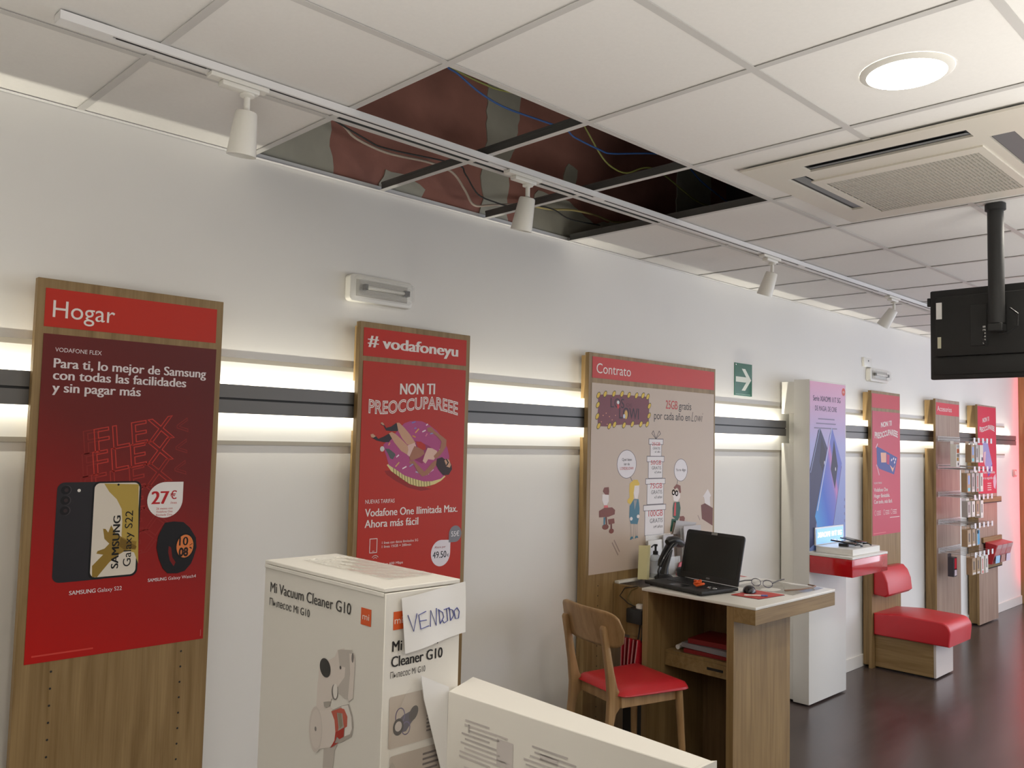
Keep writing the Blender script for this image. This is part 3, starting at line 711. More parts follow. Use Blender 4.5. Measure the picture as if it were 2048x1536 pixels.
PQ((150, 150, 150), [(3.765,1.419),(3.796,1.42),(3.775,1.365)], 2.8)
for pts in ([(3.744,1.29),(3.748,1.218)], [(3.768,1.288),(3.768,1.217)], [(3.779,1.288),(3.787,1.221)], [(3.801,1.287),(3.8,1.22)]): a.line((170, 156, 150), pts, 0.004, 2)
PQ(TEAL, [(3.737,1.206),(3.744,1.221),(3.761,1.223),(3.77,1.207),(3.757,1.212),(3.749,1.205)], 2.4); PQ(TEAL, [(3.777,1.208),(3.787,1.224),(3.805,1.223),(3.812,1.212),(3.796,1.213)], 2.4)
a.ell(SKN, *[(3.746,1.319)][0], 0.012, 0.010, 3); a.ell(SKN, *[(3.807,1.329)][0], 0.012, 0.010, 3)
PQ(SKN, [(4.126,1.452),(4.204,1.456),(4.205,1.421),(4.181,1.397),(4.142,1.404)], 2); PQ(BR, [(4.14,1.48),(4.169,1.499),(4.208,1.489),(4.214,1.45),(4.199,1.444),(4.189,1.467),(4.174,1.479),(4.15,1.468)], 2.4)
a.ring((40, 40, 44), *[(4.139,1.452)][0], 0.012, 0.013, 0.007, 3); a.ring((40, 40, 44), *[(4.17,1.446)][0], 0.012, 0.013, 0.007, 3)
PQ(GRN, [(4.142,1.395),(4.2,1.396),(4.211,1.359),(4.202,1.308),(4.183,1.287),(4.134,1.312),(4.133,1.362)], 2.4); PQ((200, 70, 70), [(4.15,1.392),(4.166,1.393),(4.165,1.316),(4.143,1.317)], 2.8)
PQ(GRN, [(4.124,1.301),(4.183,1.298),(4.189,1.225),(4.17,1.226),(4.159,1.277),(4.144,1.283),(4.126,1.228),(4.109,1.229)], 2.2)
PQ(BR, [(4.202,1.311),(4.242,1.312),(4.257,1.3),(4.252,1.281),(4.203,1.286)], 2)
PQ(BR2, [(4.424,1.368),(4.466,1.378),(4.553,1.346),(4.552,1.239),(4.436,1.286)], 2)
PQ((224, 216, 214), [(4.444,1.42),(4.495,1.463),(4.532,1.423),(4.519,1.412),(4.525,1.359),(4.466,1.378),(4.455,1.414)], 2.4)
for pts in ([(3.585,1.2),(3.636,1.132)], [(3.601,1.212),(3.648,1.149)], [(4.392,1.308),(4.413,1.281)]): a.line((160, 140, 130), pts, 0.007, 2)
a.finish('poster', p)

# ================================================================== white display column with a shelf
p = thing('display_column', 'tall white column with a blue phone poster and a glossy red shelf', 'display column', (5.79, -0.12, 0))
m = MB(); m.box(WHITE, 5.535, 6.05, -0.120, -0.0135, 0.015, RZ0-0.05, 0.002); m.box(WHITE, 5.535, 6.05, -0.120, -0.0135, RZ1+0.05, 2.185, 0.002); m.box(WHITE, 5.56, 6.02, -0.120, -0.058, RZ0-0.05, RZ1+0.05)
obj('rear_frame', m, p)
m = MB(); m.box(WHITE, 5.505, 6.068, -0.235, -0.1205, 0.012, 2.195, 0.003, 2); obj('body', m, p)
PGX = gradmat('poster_lilac', [(0.0, lin((118, 140, 196))), (0.40, lin((150, 162, 214))), (0.62, lin((176, 176, 222))), (0.82, lin((206, 172, 206))), (1.0, lin((226, 168, 196)))], (0, 0, 1.03), (0, 0, 2.19), ORG[p.name])
a = Art('Y', -0.2365); a.mb.box(PGX, 5.508, 6.055, -0.2365, -0.2355, 1.03, 2.185)
TX = (70, 60, 90)
a.text(TX, 'Serie XIAOMI 11T 5G', 5.555, 2.052, 0.036, 0.42, off=0.01); a.text(TX, 'DE MAGIA, DE CINE', 5.585, 1.985, 0.034, 0.33)
for k in range(3): a.rect((130, 120, 150), 5.63-0.03*k, 5.88+0.02*k, 1.925-0.032*k, 1.933-0.032*k, 2)
a.poly((52, 56, 92), [(5.66, 1.865), (5.80, 1.69), (5.60, 1.20), (5.59, 1.08), (5.51, 1.05), (5.51, 1.58), (5.63, 1.85)], 1.5)
a.poly((34, 34, 58), [(5.68, 1.80), (5.77, 1.66), (5.73, 1.52), (5.65, 1.63)], 2)
a.line((150, 160, 200), [(5.655, 1.86), (5.52, 1.56)], 0.008, 2)
a.ell((206, 206, 214), 5.725, 1.625, 0.008, 0.014, 2.4)
PBL = gradmat('phone_blue', [(0.0, lin((80, 160, 224))), (0.45, lin((70, 110, 206))), (0.8, lin((120, 120, 200))), (0.92, lin((196, 130, 186))), (1.0, lin((110, 120, 200)))], (5.60, 0, 1.20), (5.98, 0, 1.35), ORG[p.name])
a.poly(PBL, [(5.845, 1.865), (5.995, 1.62), (5.86, 1.19), (5.70, 1.03), (5.585, 1.26), (5.81, 1.83)], 3)
a.line((186, 196, 224), [(5.835, 1.865), (5.62, 1.30)], 0.012, 3.4); a.line((90, 60, 110), [(5.99, 1.60), (5.86, 1.19)], 0.005, 3.4)
a.poly((34, 36, 70), [(5.87, 1.79), (5.93, 1.60), (5.885, 1.44), (5.82, 1.58)], 3.6); a.ell((215, 215, 225), 5.895, 1.58, 0.006, 0.014, 4)
a.ell((216, 80, 60), 6.025, 2.135, 0.028, 0.028, 2)
a.text((240, 220, 215), 'mi', 6.025, 2.126, 0.022, 0.030, l=3, align='C')
for k in range(4): a.rect((120, 120, 160), 6.035, 6.045, 1.20+0.05*k, 1.22+0.05*k, 2)
a.finish('poster', p)
SX0, SX1, SY = 5.508, 6.068, -0.530
m = MB(); m.box(REDG, SX0, SX1, SY, -0.2365, 0.890, 1.005, 0.004, 2); sh = obj('shelf', m, p)
m = MB(); m.box(WHITE, SX0-.001, SX1+.001, SY-0.001, -0.2365, 1.0055, 1.022, 0.002); obj('shelf_top', m, sh)
# lit stand for trying phones
LITB = mat('lit_panel', (0.30, 0.50, 0.80), 0.4, emis=(0.22, 0.50, 1.0), estr=0.55)
LITW = mat('lit_letters', (1, 1, 1), 0.4, emis=(1, 1, 1), estr=6)
p = thing('phone_stand', 'small white stand with a glowing backboard, on the red shelf', 'phone stand', (5.80, -0.37, 1.0225))
m = MB(); m.box(WHITE, 5.57, 6.0, -0.505, -0.25, 1.0225, 1.065, 0.002); obj('base', m, p)
m = MB(); m.prism(WHITE, [(5.57, -0.250, 1.0655), (5.57, -0.2385, 1.0655), (5.57, -0.2385, 1.185), (5.57, -0.246, 1.185)], (0.43, 0, 0)); b_ = obj('backboard', m, p)
a = Art('Y', -0.2512); a.mb.box(LITB, 5.58, 5.985, -0.2512, -0.2506, 1.072, 1.175)
a.text(LITW, 'XIAOMI 11T 5G', 5.60, 1.118, 0.032, 0.36, off=0.02)
a.finish('lit_sign', b_)
def demo_phone(label, x, y, rz, tilt):
    t = thing('demo_phone', label, 'phone', (x, y, 1.0655), rz, 'phones on the lit stand')
    m = MB(); m.prism(BLACK, [(-0.018, -0.03, 0), (0.018, -0.03, 0), (0.018, 0.03, 0), (-0.018, 0.03, 0)], (0, 0, 0.02)); obj('holder', m, t, local=True)
    m = MB(); M = Matrix.Translation((0, 0.0, 0.026)) @ Matrix.Rotation(tilt, 4, 'X')
    m.box(BLACKG, -0.037, 0.037, -0.08, 0.08, 0, 0.009, 0.003, 2, M=M); obj('body', m, t, local=True)
    m = MB(); m.tube(BLACK, [(0, -0.07, 0.012), (0.01, -0.10, 0.02), (0.03, -0.115, 0.008), (0.05, -0.10, 0.004)], 0.004, 6); obj('security_cable', m, t, local=True)
    return t
demo_phone('black phone on the lit stand, the left one of two', 5.70, -0.385, 0.25, 0.10)
demo_phone('black phone on the lit stand, the right one of two', 5.87, -0.375, -0.1, 0.12)

# ================================================================== bench panel
PRD = (200, 66, 78)  # header red made pinker, daylight haze put into its colour
p = panel('poster_stand', 'oak display panel above the red bench, with a red poster of blue towels', 6.845, 7.425, [], f=-0.092, hv=None)
a = Art('Y', -0.0935); sheet(a, PRD, 6.855, 7.415, 2.062, 2.178); a.finish('header_sign', p)
a = Art('Y', -0.0935); sheet(a, (200, 76, 96), 6.862, 7.418, 1.035, 2.036)  # poster red likewise tinted for the daylight reflected on the print
a.text(W1, 'NON TI', 7.03, 1.905, 0.042, 0.21, off=0.035, fn=lambda x, y: (x, y+0.10*x)); a.text(W1, 'PREOCCUPAREEE', 6.905, 1.835, 0.045, 0.455, outline=0.07, fn=lambda x, y: wave(x*1.02, y))
BLU = (60, 82, 150)
a.poly(BLU, [(6.94, 1.75), (7.0, 1.74), (7.36, 1.66), (7.29, 1.52), (6.99, 1.57), (6.95, 1.60)], 1)
a.poly((232, 176, 150), [(7.02, 1.70), (7.13, 1.70), (7.13, 1.62), (7.03, 1.62)], 2); a.poly((190, 60, 100), [(7.14, 1.69), (7.20, 1.68), (7.19, 1.60), (7.14, 1.61)], 2)
a.poly((232, 176, 150), [(7.20, 1.60), (7.27, 1.57), (7.31, 1.60), (7.26, 1.54)], 2)
for (u, v) in ((7.24, 1.64), (7.28, 1.65), (7.30, 1.62), (7.32, 1.645)): a.ell((225, 215, 225), u, v, 0.014, 0.009, 2.5, rot=.6)
a.line((220, 170, 180), [(6.94, 1.60), (6.99, 1.52)], 0.014, 2); a.line((220, 190, 200), [(6.93, 1.74), (6.96, 1.77)], 0.012, 2)
a.text(W1, 'NUEVAS TARIFAS', 6.89, 1.447, 0.015, 0.15)
for k, (s_, w_) in enumerate((('Vodafone One', 0.27), ('Hogar Ilimitable.', 0.31), ('Con todo, más fácil.', 0.36))): a.text(W1, s_, 6.89, 1.385-0.048*k, 0.030, w_, off=0.016)
for k, x in enumerate((6.90, 7.07, 7.22)):
    a.ring(W1, x+0.015, 1.215, 0.017, 0.020, 0.003, 2, 14)
    for j in range(3): a.rect(W1, x+0.045, x+0.12, 1.225-0.014*j, 1.229-0.014*j, 2)
a.rect(W1, 7.2, 7.4, 1.165, 1.170, 2); a.rect((230, 140, 140), 6.88, 7.12, 1.05, 1.054, 2)
a.finish('poster', p)
b = thing('bench', 'red padded bench with a wooden base, fixed to its oak panel', 'bench', (7.1, -0.35, 0))
m = MB(); m.box(OAKY, 6.90, 7.26, -0.535, -0.0935, 0.012, 0.262, 0.002); base = obj('base', m, b)
WHG = mat('pale_laminate', (0.62, 0.55, 0.50), 0.3)
m = MB(); m.box(WHG, 6.90, 7.26, -0.553, -0.5355, 0.012, 0.262, 0.001); obj('front_plate', m, base)
m = MB(); m.box(DARK, 6.92, 7.24, -0.53, -0.10, 0.0, 0.012); obj('plinth', m, base)
def cushion(m, x0, x1, prof):
    t = bmesh.new(); n = len(prof)
    A = [t.verts.new((x0, y, z)) for y, z in prof]; B = [t.verts.new((x1, y, z)) for y, z in prof]
    t.faces.new(A); t.faces.new(B[::-1])
    for i in range(n): t.faces.new([A[i], B[i], B[(i+1) % n], A[(i+1) % n]])
    bmesh.ops.recalc_face_normals(t, faces=t.faces[:])
    ed = [e for e in t.edges if abs(e.verts[0].co.x-e.verts[1].co.x) < 1e-6]
    bmesh.ops.bevel(t, geom=ed, offset=0.014, segments=4, profile=0.5, affect='EDGES')
    m._merge(t, REDL, None, True)
prof = [(-0.0935, 0.262), (-0.655, 0.262)]
for k in range(9):
    t_ = math.radians(180-90*k/8*1.0); prof.append((-0.595+0.07*math.cos(t_), 0.365+0.075*math.sin(t_)))
prof += [(-0.30, 0.447), (-0.13, 0.432), (-0.0935, 0.43)]
m = MB(); cushion(m, 6.868, 7.352, prof); obj('seat', m, b)
prof = [(-0.0935, 0.575), (-0.185, 0.565), (-0.215, 0.59), (-0.205, 0.68), (-0.18, 0.745), (-0.145, 0.782), (-0.105, 0.785), (-0.0935, 0.775)]
m = MB(); cushion(m, 6.868, 7.352, prof); obj('backrest', m, b)

# ================================================================== accessory stands further along
OAKG = wood('oak_greyed', (0.30, 0.20, 0.15), (0.42, 0.31, 0.24), rough=0.35)  # stand fronts: wood greyed in its colour for the light reflecting off it
def stand(label, x0, x1, f=-0.115):
    t = thing('accessory_stand', label, 'accessory stand', ((x0+x1)/2, f/2, 0))
    m = MB()
    m.box(OAK, x0+0.015, x1-0.015, f+0.02, -0.0135, 0.02, RZ0-0.06, 0.001); m.box(OAK, x0+0.015, x1-0.015, f+0.02, -0.0135, RZ1+0.06, PZ-0.01, 0.001); obj('carcass', m, t)
    m = MB(); m.box(OAKG, x0, x1, f, f+0.0195, 0.012, PZ, 0.0012); m.box(OAK, x0-0.0015, x0, f, f+0.0195, 0.012, PZ); obj('board', m, t)
    return t
AX0, AX1 = 8.18, 8.80
st = stand('accessory stand hung with rows of small packs, headed Accesorios', AX0, AX1)
a = Art('Y', -0.1165); sheet(a, (214, 62, 76), AX0+.012, AX1-.012, 2.055, 2.168); a.text(W1, 'Accesorios', AX0+0.04, 2.09, 0.046, 0.37); a.finish('header_sign', st)
HZ = (1.815, 1.56, 1.31, 1.06, 0.805)
HX = [8.245+0.115*k for k in range(5)]
TAGM = mat('price_tag', (0.80, 0.80, 0.84), 0.3)
for z in HZ:
    m = MB(); m.box(STEEL, AX0+.02, AX1-.02, -0.1225, -0.1165, z+.012, z+.018); m.box(CLEAR, AX0+.02, AX1-.02, -0.1265, -0.123, z-0.005, z+0.045); obj('hook_bar', m, st)
    for x in HX:
        m = MB(); m.tube(STEEL, [(x, -0.124, z+.006), (x, -0.40, z), (x, -0.412, z+.012)], 0.0028, 6); m.tube(STEEL, [(x, -0.124, z+.03), (x, -0.405, z+.026)], 0.0018, 6)
        h = obj('hook', m, st)
        m = MB(); m.box(TAGM, x-0.021, x+0.021, -0.420, -0.417, z-0.012, z+0.034); obj('price_tag', m, h)
PKC = {'k': (0.36, 0.24, 0.13), 'w': (0.74, 0.70, 0.64), 'g': (0.40, 0.37, 0.34), 'b': (0.30, 0.50, 0.75), 'd': (0.04, 0.03, 0.04)}
packs = []
def pack(x, z, w_, h_, c, art, y, label, depth=0.05):
    t = thing('accessory_pack', label, 'accessory pack', (x, y, z-h_), 0, 'accessory packs hanging on the stand')
    m = MB(); m.box(mat('pack_'+c, PKC[c], 0.4), -w_/2, w_/2, 0, depth, 0, h_-0.03, 0.001)
    m.box(mat('pack_'+c, PKC[c], 0.4), -w_/2, w_/2, depth-0.002, depth, h_-0.03, h_)
    obj('box', m, t, local=True)
    m = MB(); yy = -0.0008
    for (cc, u0, u1, v0, v1) in art: m.box(inkmat(cc), -w_/2+u0*w_, -w_/2+u1*w_, yy, 0, v0*(h_-0.03), v1*(h_-0.03))
    obj('label', m, t, local=True)
    return t
GB, SB, OR = (96, 86, 84), (130, 160, 214), (196, 104, 70)
A1 = [((190, 190, 190), .15, .9, .86, .96), (OR, .2, .85, .62, .8), ((150, 140, 130), .2, .85, .45, .58), ((190, 140, 60), .2, .7, .28, .42), ((30, 26, 30), .45, .75, .08, .2)]
A2 = [(SB, .25, .75, .42, .88), ((110, 200, 214), .2, .8, .06, .24)]
A3 = [(GB, .3, .6, .3, .8), ((214, 206, 200), .1, .9, .03, .14)]
A4 = [((220, 208, 190), .05, .95, .45, .95), ((60, 60, 90), .5, .9, .1, .3)]
A5 = [((190, 110, 100), .35, .65, .25, .85), ((206, 90, 80), .3, .7, .03, .18)]
A6 = [((70, 160, 206), .3, .95, .05, .9), ((40, 44, 60), .2, .6, .7, .9)]
A7 = [((214, 40, 60), .3, .9, .35, .95), ((235, 215, 225), .3, .9, .05, .4)]
spec = [
 (0, 1.815, .085, .235, 'w', A1, -0.28, 'white pack with an orange photo on the top row, first hook'),
 (1, 1.815, .09, .19, 'k', A2, -0.37, 'brown pack with a blue cable on the top row, second hook'),
 (2, 1.815, .085, .19, 'g', A3, -0.37, 'grey pack on the top row, middle hook'),
 (3, 1.815, .095, .19, 'w', A4, -0.37, 'pale pack with a dark lower half on the top row, fourth hook'),
 (0, 1.56, .09, .20, 'k', A2, -0.37, 'brown pack with a blue cable on the second row, first hook'),
 (1, 1.56, .08, .20, 'g', A3, -0.37, 'grey pack on the second row, second hook'),
 (2, 1.56, .09, .20, 'g', A5, -0.37, 'pack with a red cable on the second row, middle hook'),
 (3, 1.56, .075, .20, 'w', A3, -0.37, 'pale pack on the second row, fourth hook'),
 (0, 1.31, .08, .17, 'g', A3, -0.37, 'grey pack on the third row, first hook'),
 (1, 1.31, .08, .17, 'w', A3, -0.37, 'pale pack on the third row, second hook'),
 (2, 1.31, .09, .17, 'k', A3, -0.37, 'brown pack on the third row, middle hook'),
 (3, 1.31, .075, .19, 'w', A3, -0.37, 'pale long pack on the third row, fourth hook'),
 (0, 1.06, .10, .18, 'k', A3, -0.37, 'brown pack on the fourth row, first hook'),
 (1, 1.06, .085, .18, 'k', A3, -0.37, 'brown pack with a dark slot on the fourth row, second hook'),
 (2, 1.06, .085, .18, 'g', A6, -0.37, 'bright blue and grey pack on the fourth row, middle hook'),
 (0, 0.805, .085, .20, 'd', A7, -0.25, 'black pack with a red and pink stripe on the bottom row'),
 (1, 0.805, .10, .18, 'k', A3, -0.37, 'brown pack on the bottom row, second hook'),
 (2, 0.805, .085, .18, 'k', A3, -0.37, 'brown pack with a dark slot on the bottom row, middle hook'),
 (3, 0.805, .075, .19, 'w', A5, -0.37, 'pale pack with a red cable on the bottom row, fourth hook'),
 (4, 0.805, .075, .19, 'w', A3, -0.37, 'pale pack on the bottom row, last hook')]
for k, z, w_, h_, c, art, y, lab in spec: pack(HX[k], z+0.002, w_, h_, c, art, y, lab)
BX0, BX1 = 9.32, 9.905
st = stand('last oak stand along the wall, with a red poster and a brochure ledge', BX0, BX1)
a = Art('Y', -0.1165); sheet(a, (214, 48, 76), BX0+.005, BX1-.012, 1.300, 2.185)
a.text(W1, 'NON TI', 9.47, 2.02, 0.045, 0.20, off=0.03, fn=lambda x, y: (x, y+0.12*x)); a.text(W1, 'PREOCCUPAREEE', 9.375, 1.945, 0.045, 0.47, outline=0.07, fn=wave)
a.poly((160, 156, 206), [(9.46, 1.83), (9.61, 1.84), (9.76, 1.60), (9.62, 1.50), (9.50, 1.62)], 1); a.poly((90, 70, 160), [(9.76, 1.60), (9.74, 1.52), (9.62, 1.47), (9.60, 1.52)], 1.5); a.poly((232, 190, 190), [(9.50, 1.72), (9.56, 1.73), (9.53, 1.58), (9.50, 1.62)], 2)
a.text(W1, 'Fibra Ilimitada', 9.46, 1.505, 0.026, 0.38, off=0.012, l=3); a.text(W1, 'en tu segunda casa', 9.44, 1.447, 0.026, 0.42, off=0.012, l=3)
a.poly((226, 190, 206), [(9.80, 1.47), (9.86, 1.50), (9.88, 1.42), (9.85, 1.34), (9.80, 1.36), (9.78, 1.42)], 1)
for k in range(4): a.rect(W1, 9.60, 9.72, 1.40-0.022*k, 1.407-0.022*k, 2)
a.finish('poster', st)
for z in (1.215, 0.815, 0.555):
    m = MB(); m.box(OAKH, 9.40, 9.985, -0.135, -0.1165, z, z+0.05, 0.002); m.box(DARK, 9.41, 9.975, -0.137, -0.1165, z-0.008, z); obj('ledge', m, st)
bx = thing('brochure_box', 'red box of leaflets on the last stand, with three sloping pockets', 'brochure box', (9.70, -0.19, 0.606))
REDC = mat('red_card', (0.50, 0.02, 0.03), 0.35)
m = MB(); m.prism(REDC, [(9.45, -0.1365, 0.606), (9.45, -0.19, 0.606), (9.45, -0.24, 0.80), (9.45, -0.1365, 0.82)], (0.53, 0, 0)); obj('body', m, bx)
for k, c in enumerate(('b', 'g', 'w')):
    x = 9.47+0.17*k
    m = MB(); m.prism(CLEAR, [(x, -0.191, 0.612), (x, -0.215, 0.700), (x, -0.245, 0.795), (x, -0.241, 0.797), (x, -0.200, 0.66)], (0.15, 0, 0)); obj('pocket', m, bx)
    lf = MB(); lf.prism(mat('leaflet_'+c, {'b': (0.35, 0.62, 0.85), 'g': (0.45, 0.25, 0.22), 'w': (0.70, 0.62, 0.75)}[c], 0.4), [(x+.01, -0.2165, 0.615), (x+.01, -0.2225, 0.69), (x+.01, -0.2235, 0.69), (x+.01, -0.2175, 0.615)], (0.13, 0, 0))
    tag(obj('leaflet', lf), ('light blue leaflet in the left pocket of the red box', 'brown leaflet in the middle pocket of the red box', 'pale leaflet in the right pocket of the red box')[k], 'leaflet', 'leaflets in the red box')
m = MB(); m.box(mat('switch_red', (0.75, 0.35, 0.35), 0.4), 10.86, 10.95, -0.022, -0.0005, 1.45, 1.53, 0.004, 2); m.box(WPLASTIC, 10.875, 10.935, -0.027, -0.022, 1.465, 1.515, 0.002)
tag(obj('wall_switch', m), 'small switch plate on the red-lit wall beside the door jamb', 'switch')

# ================================================================== signs and emergency lamps on the wall
def emergency(label, x0, x1, z0, z1):
    t = thing('emergency_light', label, 'emergency light', ((x0+x1)/2, 0, z0))
    def rr(u0, u1, v0, v1, r, y, n=5):
        P = []
        for cx, cz, a_ in ((u1-r, v1-r, 0), (u0+r, v1-r, 90), (u0+r, v0+r, 180), (u1-r, v0+r, 270)):
            for i in range(n+1): q_ = math.radians(a_+90*i/n); P.append((cx+r*math.cos(q_), y, cz+r*math.sin(q_)))
        return P
    m = MB(); m.prism(WPLASTIC, rr(x0, x1, z0, z1, 0.018, -0.0005), (0, -0.038, 0), 0.004, 2, True); obj('housing', m, t)
    m = MB(); m.box(mat('reflector', (0.36, 0.34, 0.30), 0.3, 0.4), x0+.03, x1-.03, -0.0405, -0.0387, z0+.022, z1-.022); obj('reflector', m, t)
    m = MB(); zc = (z0+z1)/2; m.tube(mat('lamp_tube', (0.75, 0.73, 0.66), 0.3), [(x0+.07, -0.050, zc+.004), (x1-.04, -0.050, zc+.004)], 0.008, 10); m.box(BLACKM, x0+.06, x0+.075, -0.060, -0.0407, zc-.008, zc+.016); m.box(BLACKM, x1-.055, x1-.03, -0.060, -0.0407, zc-.008, zc+.016); obj('lamp_tube', m, t)
    m = MB(); GL = mat('ribbed_lens', (0.86, 0.85, 0.80), 0.05, alpha=0.16, spec=0.9)
    P0 = rr(x0+.018, x1-.006, z0+.014, z1-.006, 0.016, -0.0387)
    t_ = bmesh.new(); A = [t_.verts.new(q_) for q_ in P0]; B = []
    xc = (x0+x1+.012)/2
    for q_ in P0: B.append(t_.verts.new((xc+(q_[0]-xc)*0.95, -0.068, zc+.004+(q_[2]-zc-.004)*0.82)))
    n = len(A)
    for i in range(n): t_.faces.new([A[i], A[(i+1) % n], B[(i+1) % n], B[i]])
    t_.faces.new(B); m._merge(t_, GL, None, True)
    for k in range(11): m.box(GL, x0+.03, x1-.02, -0.0700, -0.0680, z0+.024+k*(z1-z0-.045)/10, z0+.0265+k*(z1-z0-.045)/10)
    obj('lens', m, t)
    return t
emergency('white emergency light with a clear ribbed lens, above the second display panel', 1.925, 2.245, 2.287, 2.400)
emergency('white emergency light with a clear lens, above the bench panel', 6.96, 7.32, 2.285, 2.395)
m = MB(); m.box(WPLASTIC, 6.885, 7.035, -0.02, -0.0005, 2.40, 2.475, 0.003, 2); m.lathe(DARK, [(0.008, 0), (0, 0.0005)], 12, Matrix.Translation((6.965, -0.0205, 2.45)) @ Matrix.Rotation(math.pi/2, 4, 'X'))
tag(obj('wall_sensor', m), 'small white plate with a dark dot, above the far emergency light', 'sensor')
EG = (10, 92, 66)
m = thing('exit_sign', 'green sign with a white arrow pointing right, on the wall', 'exit sign', (5.04, 0, 2.06))
a = Art('Y', -0.004); a.mb.box(inkmat(EG, 0.2), 4.930, 5.150, -0.004, -0.0005, 2.060, 2.275)
WS = (222, 226, 214)
a.poly(WS, [(4.945, 2.150), (4.945, 2.185), (5.075, 2.185), (5.018, 2.240), (5.062, 2.240), (5.138, 2.168), (5.062, 2.095), (5.018, 2.095), (5.075, 2.150)], 1)
a.rect((150, 190, 170), 4.945, 5.13, 2.068, 2.071, 1)
a.finish('plate', m)
m2 = MB(); m2.lathe(STEEL, [(0.006, 0), (0.004, 0.003)], 10, Matrix.Translation((4.942, -0.0045, 2.262)) @ Matrix.Rotation(math.pi/2, 4, 'X')); obj('screw', m2, m)

# ================================================================== ceiling fixtures
# downlight
t = thing('ceiling_downlight', 'round lit downlight set in a ceiling tile', 'ceiling light', (2.375, -2.076, H-0.03))
LAMP = mat('lit_diffuser', (1, 1, 1), 0.5, emis=(1.0, 0.97, 0.88), estr=14)
M = Matrix.Translation((2.375, -2.076, 0))
m = MB(); m.lathe(WPLASTIC, [(0.1008, H-0.004), (0.1035, H-0.0065), (0.112, H-0.004), (0.121, H+0.0015), (0.121, H+0.0035)], 48, M, caps=False); obj('rim', m, t)
m = MB(); m.lathe(LAMP, [(0.0, H-0.016), (0.050, H-0.0155), (0.085, H-0.0125), (0.1008, H-0.007), (0.1008, H-0.004)], 48, M, caps=False); obj('diffuser', m, t)
# air conditioner cassette
ax0, ax1, ay0, ay1 = 2.815, 3.785, -2.26, -1.295
zb = H-0.013; zt = H-0.0005
ACW = mat('air_conditioner_plastic', (0.66, 0.62, 0.54), 0.45, noise=0.03, nscale=3)
ACG = mat('air_conditioner_flap', (0.15, 0.16, 0.165), 0.4)
t = thing('air_conditioner', 'square beige ceiling cassette air conditioner with a slatted grille', 'air conditioner', ((ax0+ax1)/2, (ay0+ay1)/2, zb))
m = MB()
# panel with four slots: build as ring pieces
s0, s1 = 0.090, 0.165       # slot offset from edge
gi = 0.235                  # centre grille panel offset
def pl(x0, x1, y0, y1, z0=zb, z1=zt-0.004): m.box(ACW, x0, x1, y0, y1, z0, z1)
pl(ax0, ax1, ay1-s0, ay1); pl(ax0, ax1, ay0, ay0+s0); pl(ax0, ax0+s0, ay0+s0, ay1-s0); pl(ax1-s0, ax1, ay0+s0, ay1-s0)
pl(ax0+s1, ax1-s1, ay0+s1, ay1-s1)
for (qx0, qx1, qy0, qy1) in ((ax0+s0, ax0+s1, ay0+s0, ay0+0.20), (ax0+s0, ax0+s1, ay1-0.20, ay1-s0), (ax1-s1, ax1-s0, ay0+s0, ay0+0.20), (ax1-s1, ax1-s0, ay1-0.20, ay1-s0)): pl(qx0, qx1, qy0, qy1)
for (qx0, qx1, qy0, qy1) in ((ax0+s1, ax0+0.20, ay0+s0, ay0+s1), (ax1-0.20, ax1-s1, ay0+s0, ay0+s1), (ax0+s1, ax0+0.20, ay1-s1, ay1-s0), (ax1-0.20, ax1-s1, ay1-s1, ay1-s0)): pl(qx0, qx1, qy0, qy1)
m.box(mat('slot_dark', (0.03, 0.03, 0.032), 0.6), ax0+.01, ax1-.01, ay0+.01, ay1-.01, zt-0.0039, zt)
obj('panel', m, t)
def flap(c, lx, ly, rx):
    m = MB(); M = Matrix.Translation((c[0], c[1], zb+0.006)) @ (Matrix.Rotation(rx, 4, 'X') if lx > ly else Matrix.Rotation(rx, 4, 'Y'))
    m.box(ACG, -lx/2, lx/2, -ly/2, ly/2, -0.0015, 0.0015, 0.001, M=M); obj('flap', m, t)
xm, ym = (ax0+ax1)/2, (ay0+ay1)/2; sm = (s0+s1)/2
flap((ax0+sm+0.013, ym), 0.040, ay1-ay0-0.42, -0.22); flap((ax1-sm, ym), 0.066, ay1-ay0-0.42, 0.05)
flap((xm, ay1-sm), ax1-ax0-0.42, 0.052, 0.12); flap((xm, ay0+sm), ax1-ax0-0.42, 0.064, -0.08)
m = MB(); gx0, gx1, gy0, gy1 = ax0+gi, ax1-gi+0.09, ay0+gi, ay1-gi+0.055
gx0, gx1, gy0, gy1 = 3.085, 3.70, -2.055, -1.445
m.box(ACW, gx0, gx1, gy0, gy0+0.03, zb-0.006, zb); m.box(ACW, gx0, gx1, gy1-0.03, gy1, zb-0.006, zb); m.box(ACW, gx0, gx0+0.055, gy0+.03, gy1-.03, zb-0.006, zb); m.box(ACW, gx1-0.03, gx1, gy0+.03, gy1-.03, zb-0.006, zb)
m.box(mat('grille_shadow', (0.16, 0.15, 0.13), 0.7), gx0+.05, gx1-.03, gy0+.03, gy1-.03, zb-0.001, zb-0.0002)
n = 40
for k in range(n):
    yy = gy0+0.034+(gy1-gy0-0.07)*k/n
    m.box(mat('grille_slat', (0.46, 0.43, 0.37), 0.5), gx0+.05, gx1-.03, yy, yy+0.0078, zb-0.0055, zb-0.001)
for k in range(1, 9): m.box(ACW, gx0+.05+.06*k, gx0+.0525+.06*k, gy0+.03, gy1-.03, zb-0.005, zb-0.001)
obj('grille', m, t)
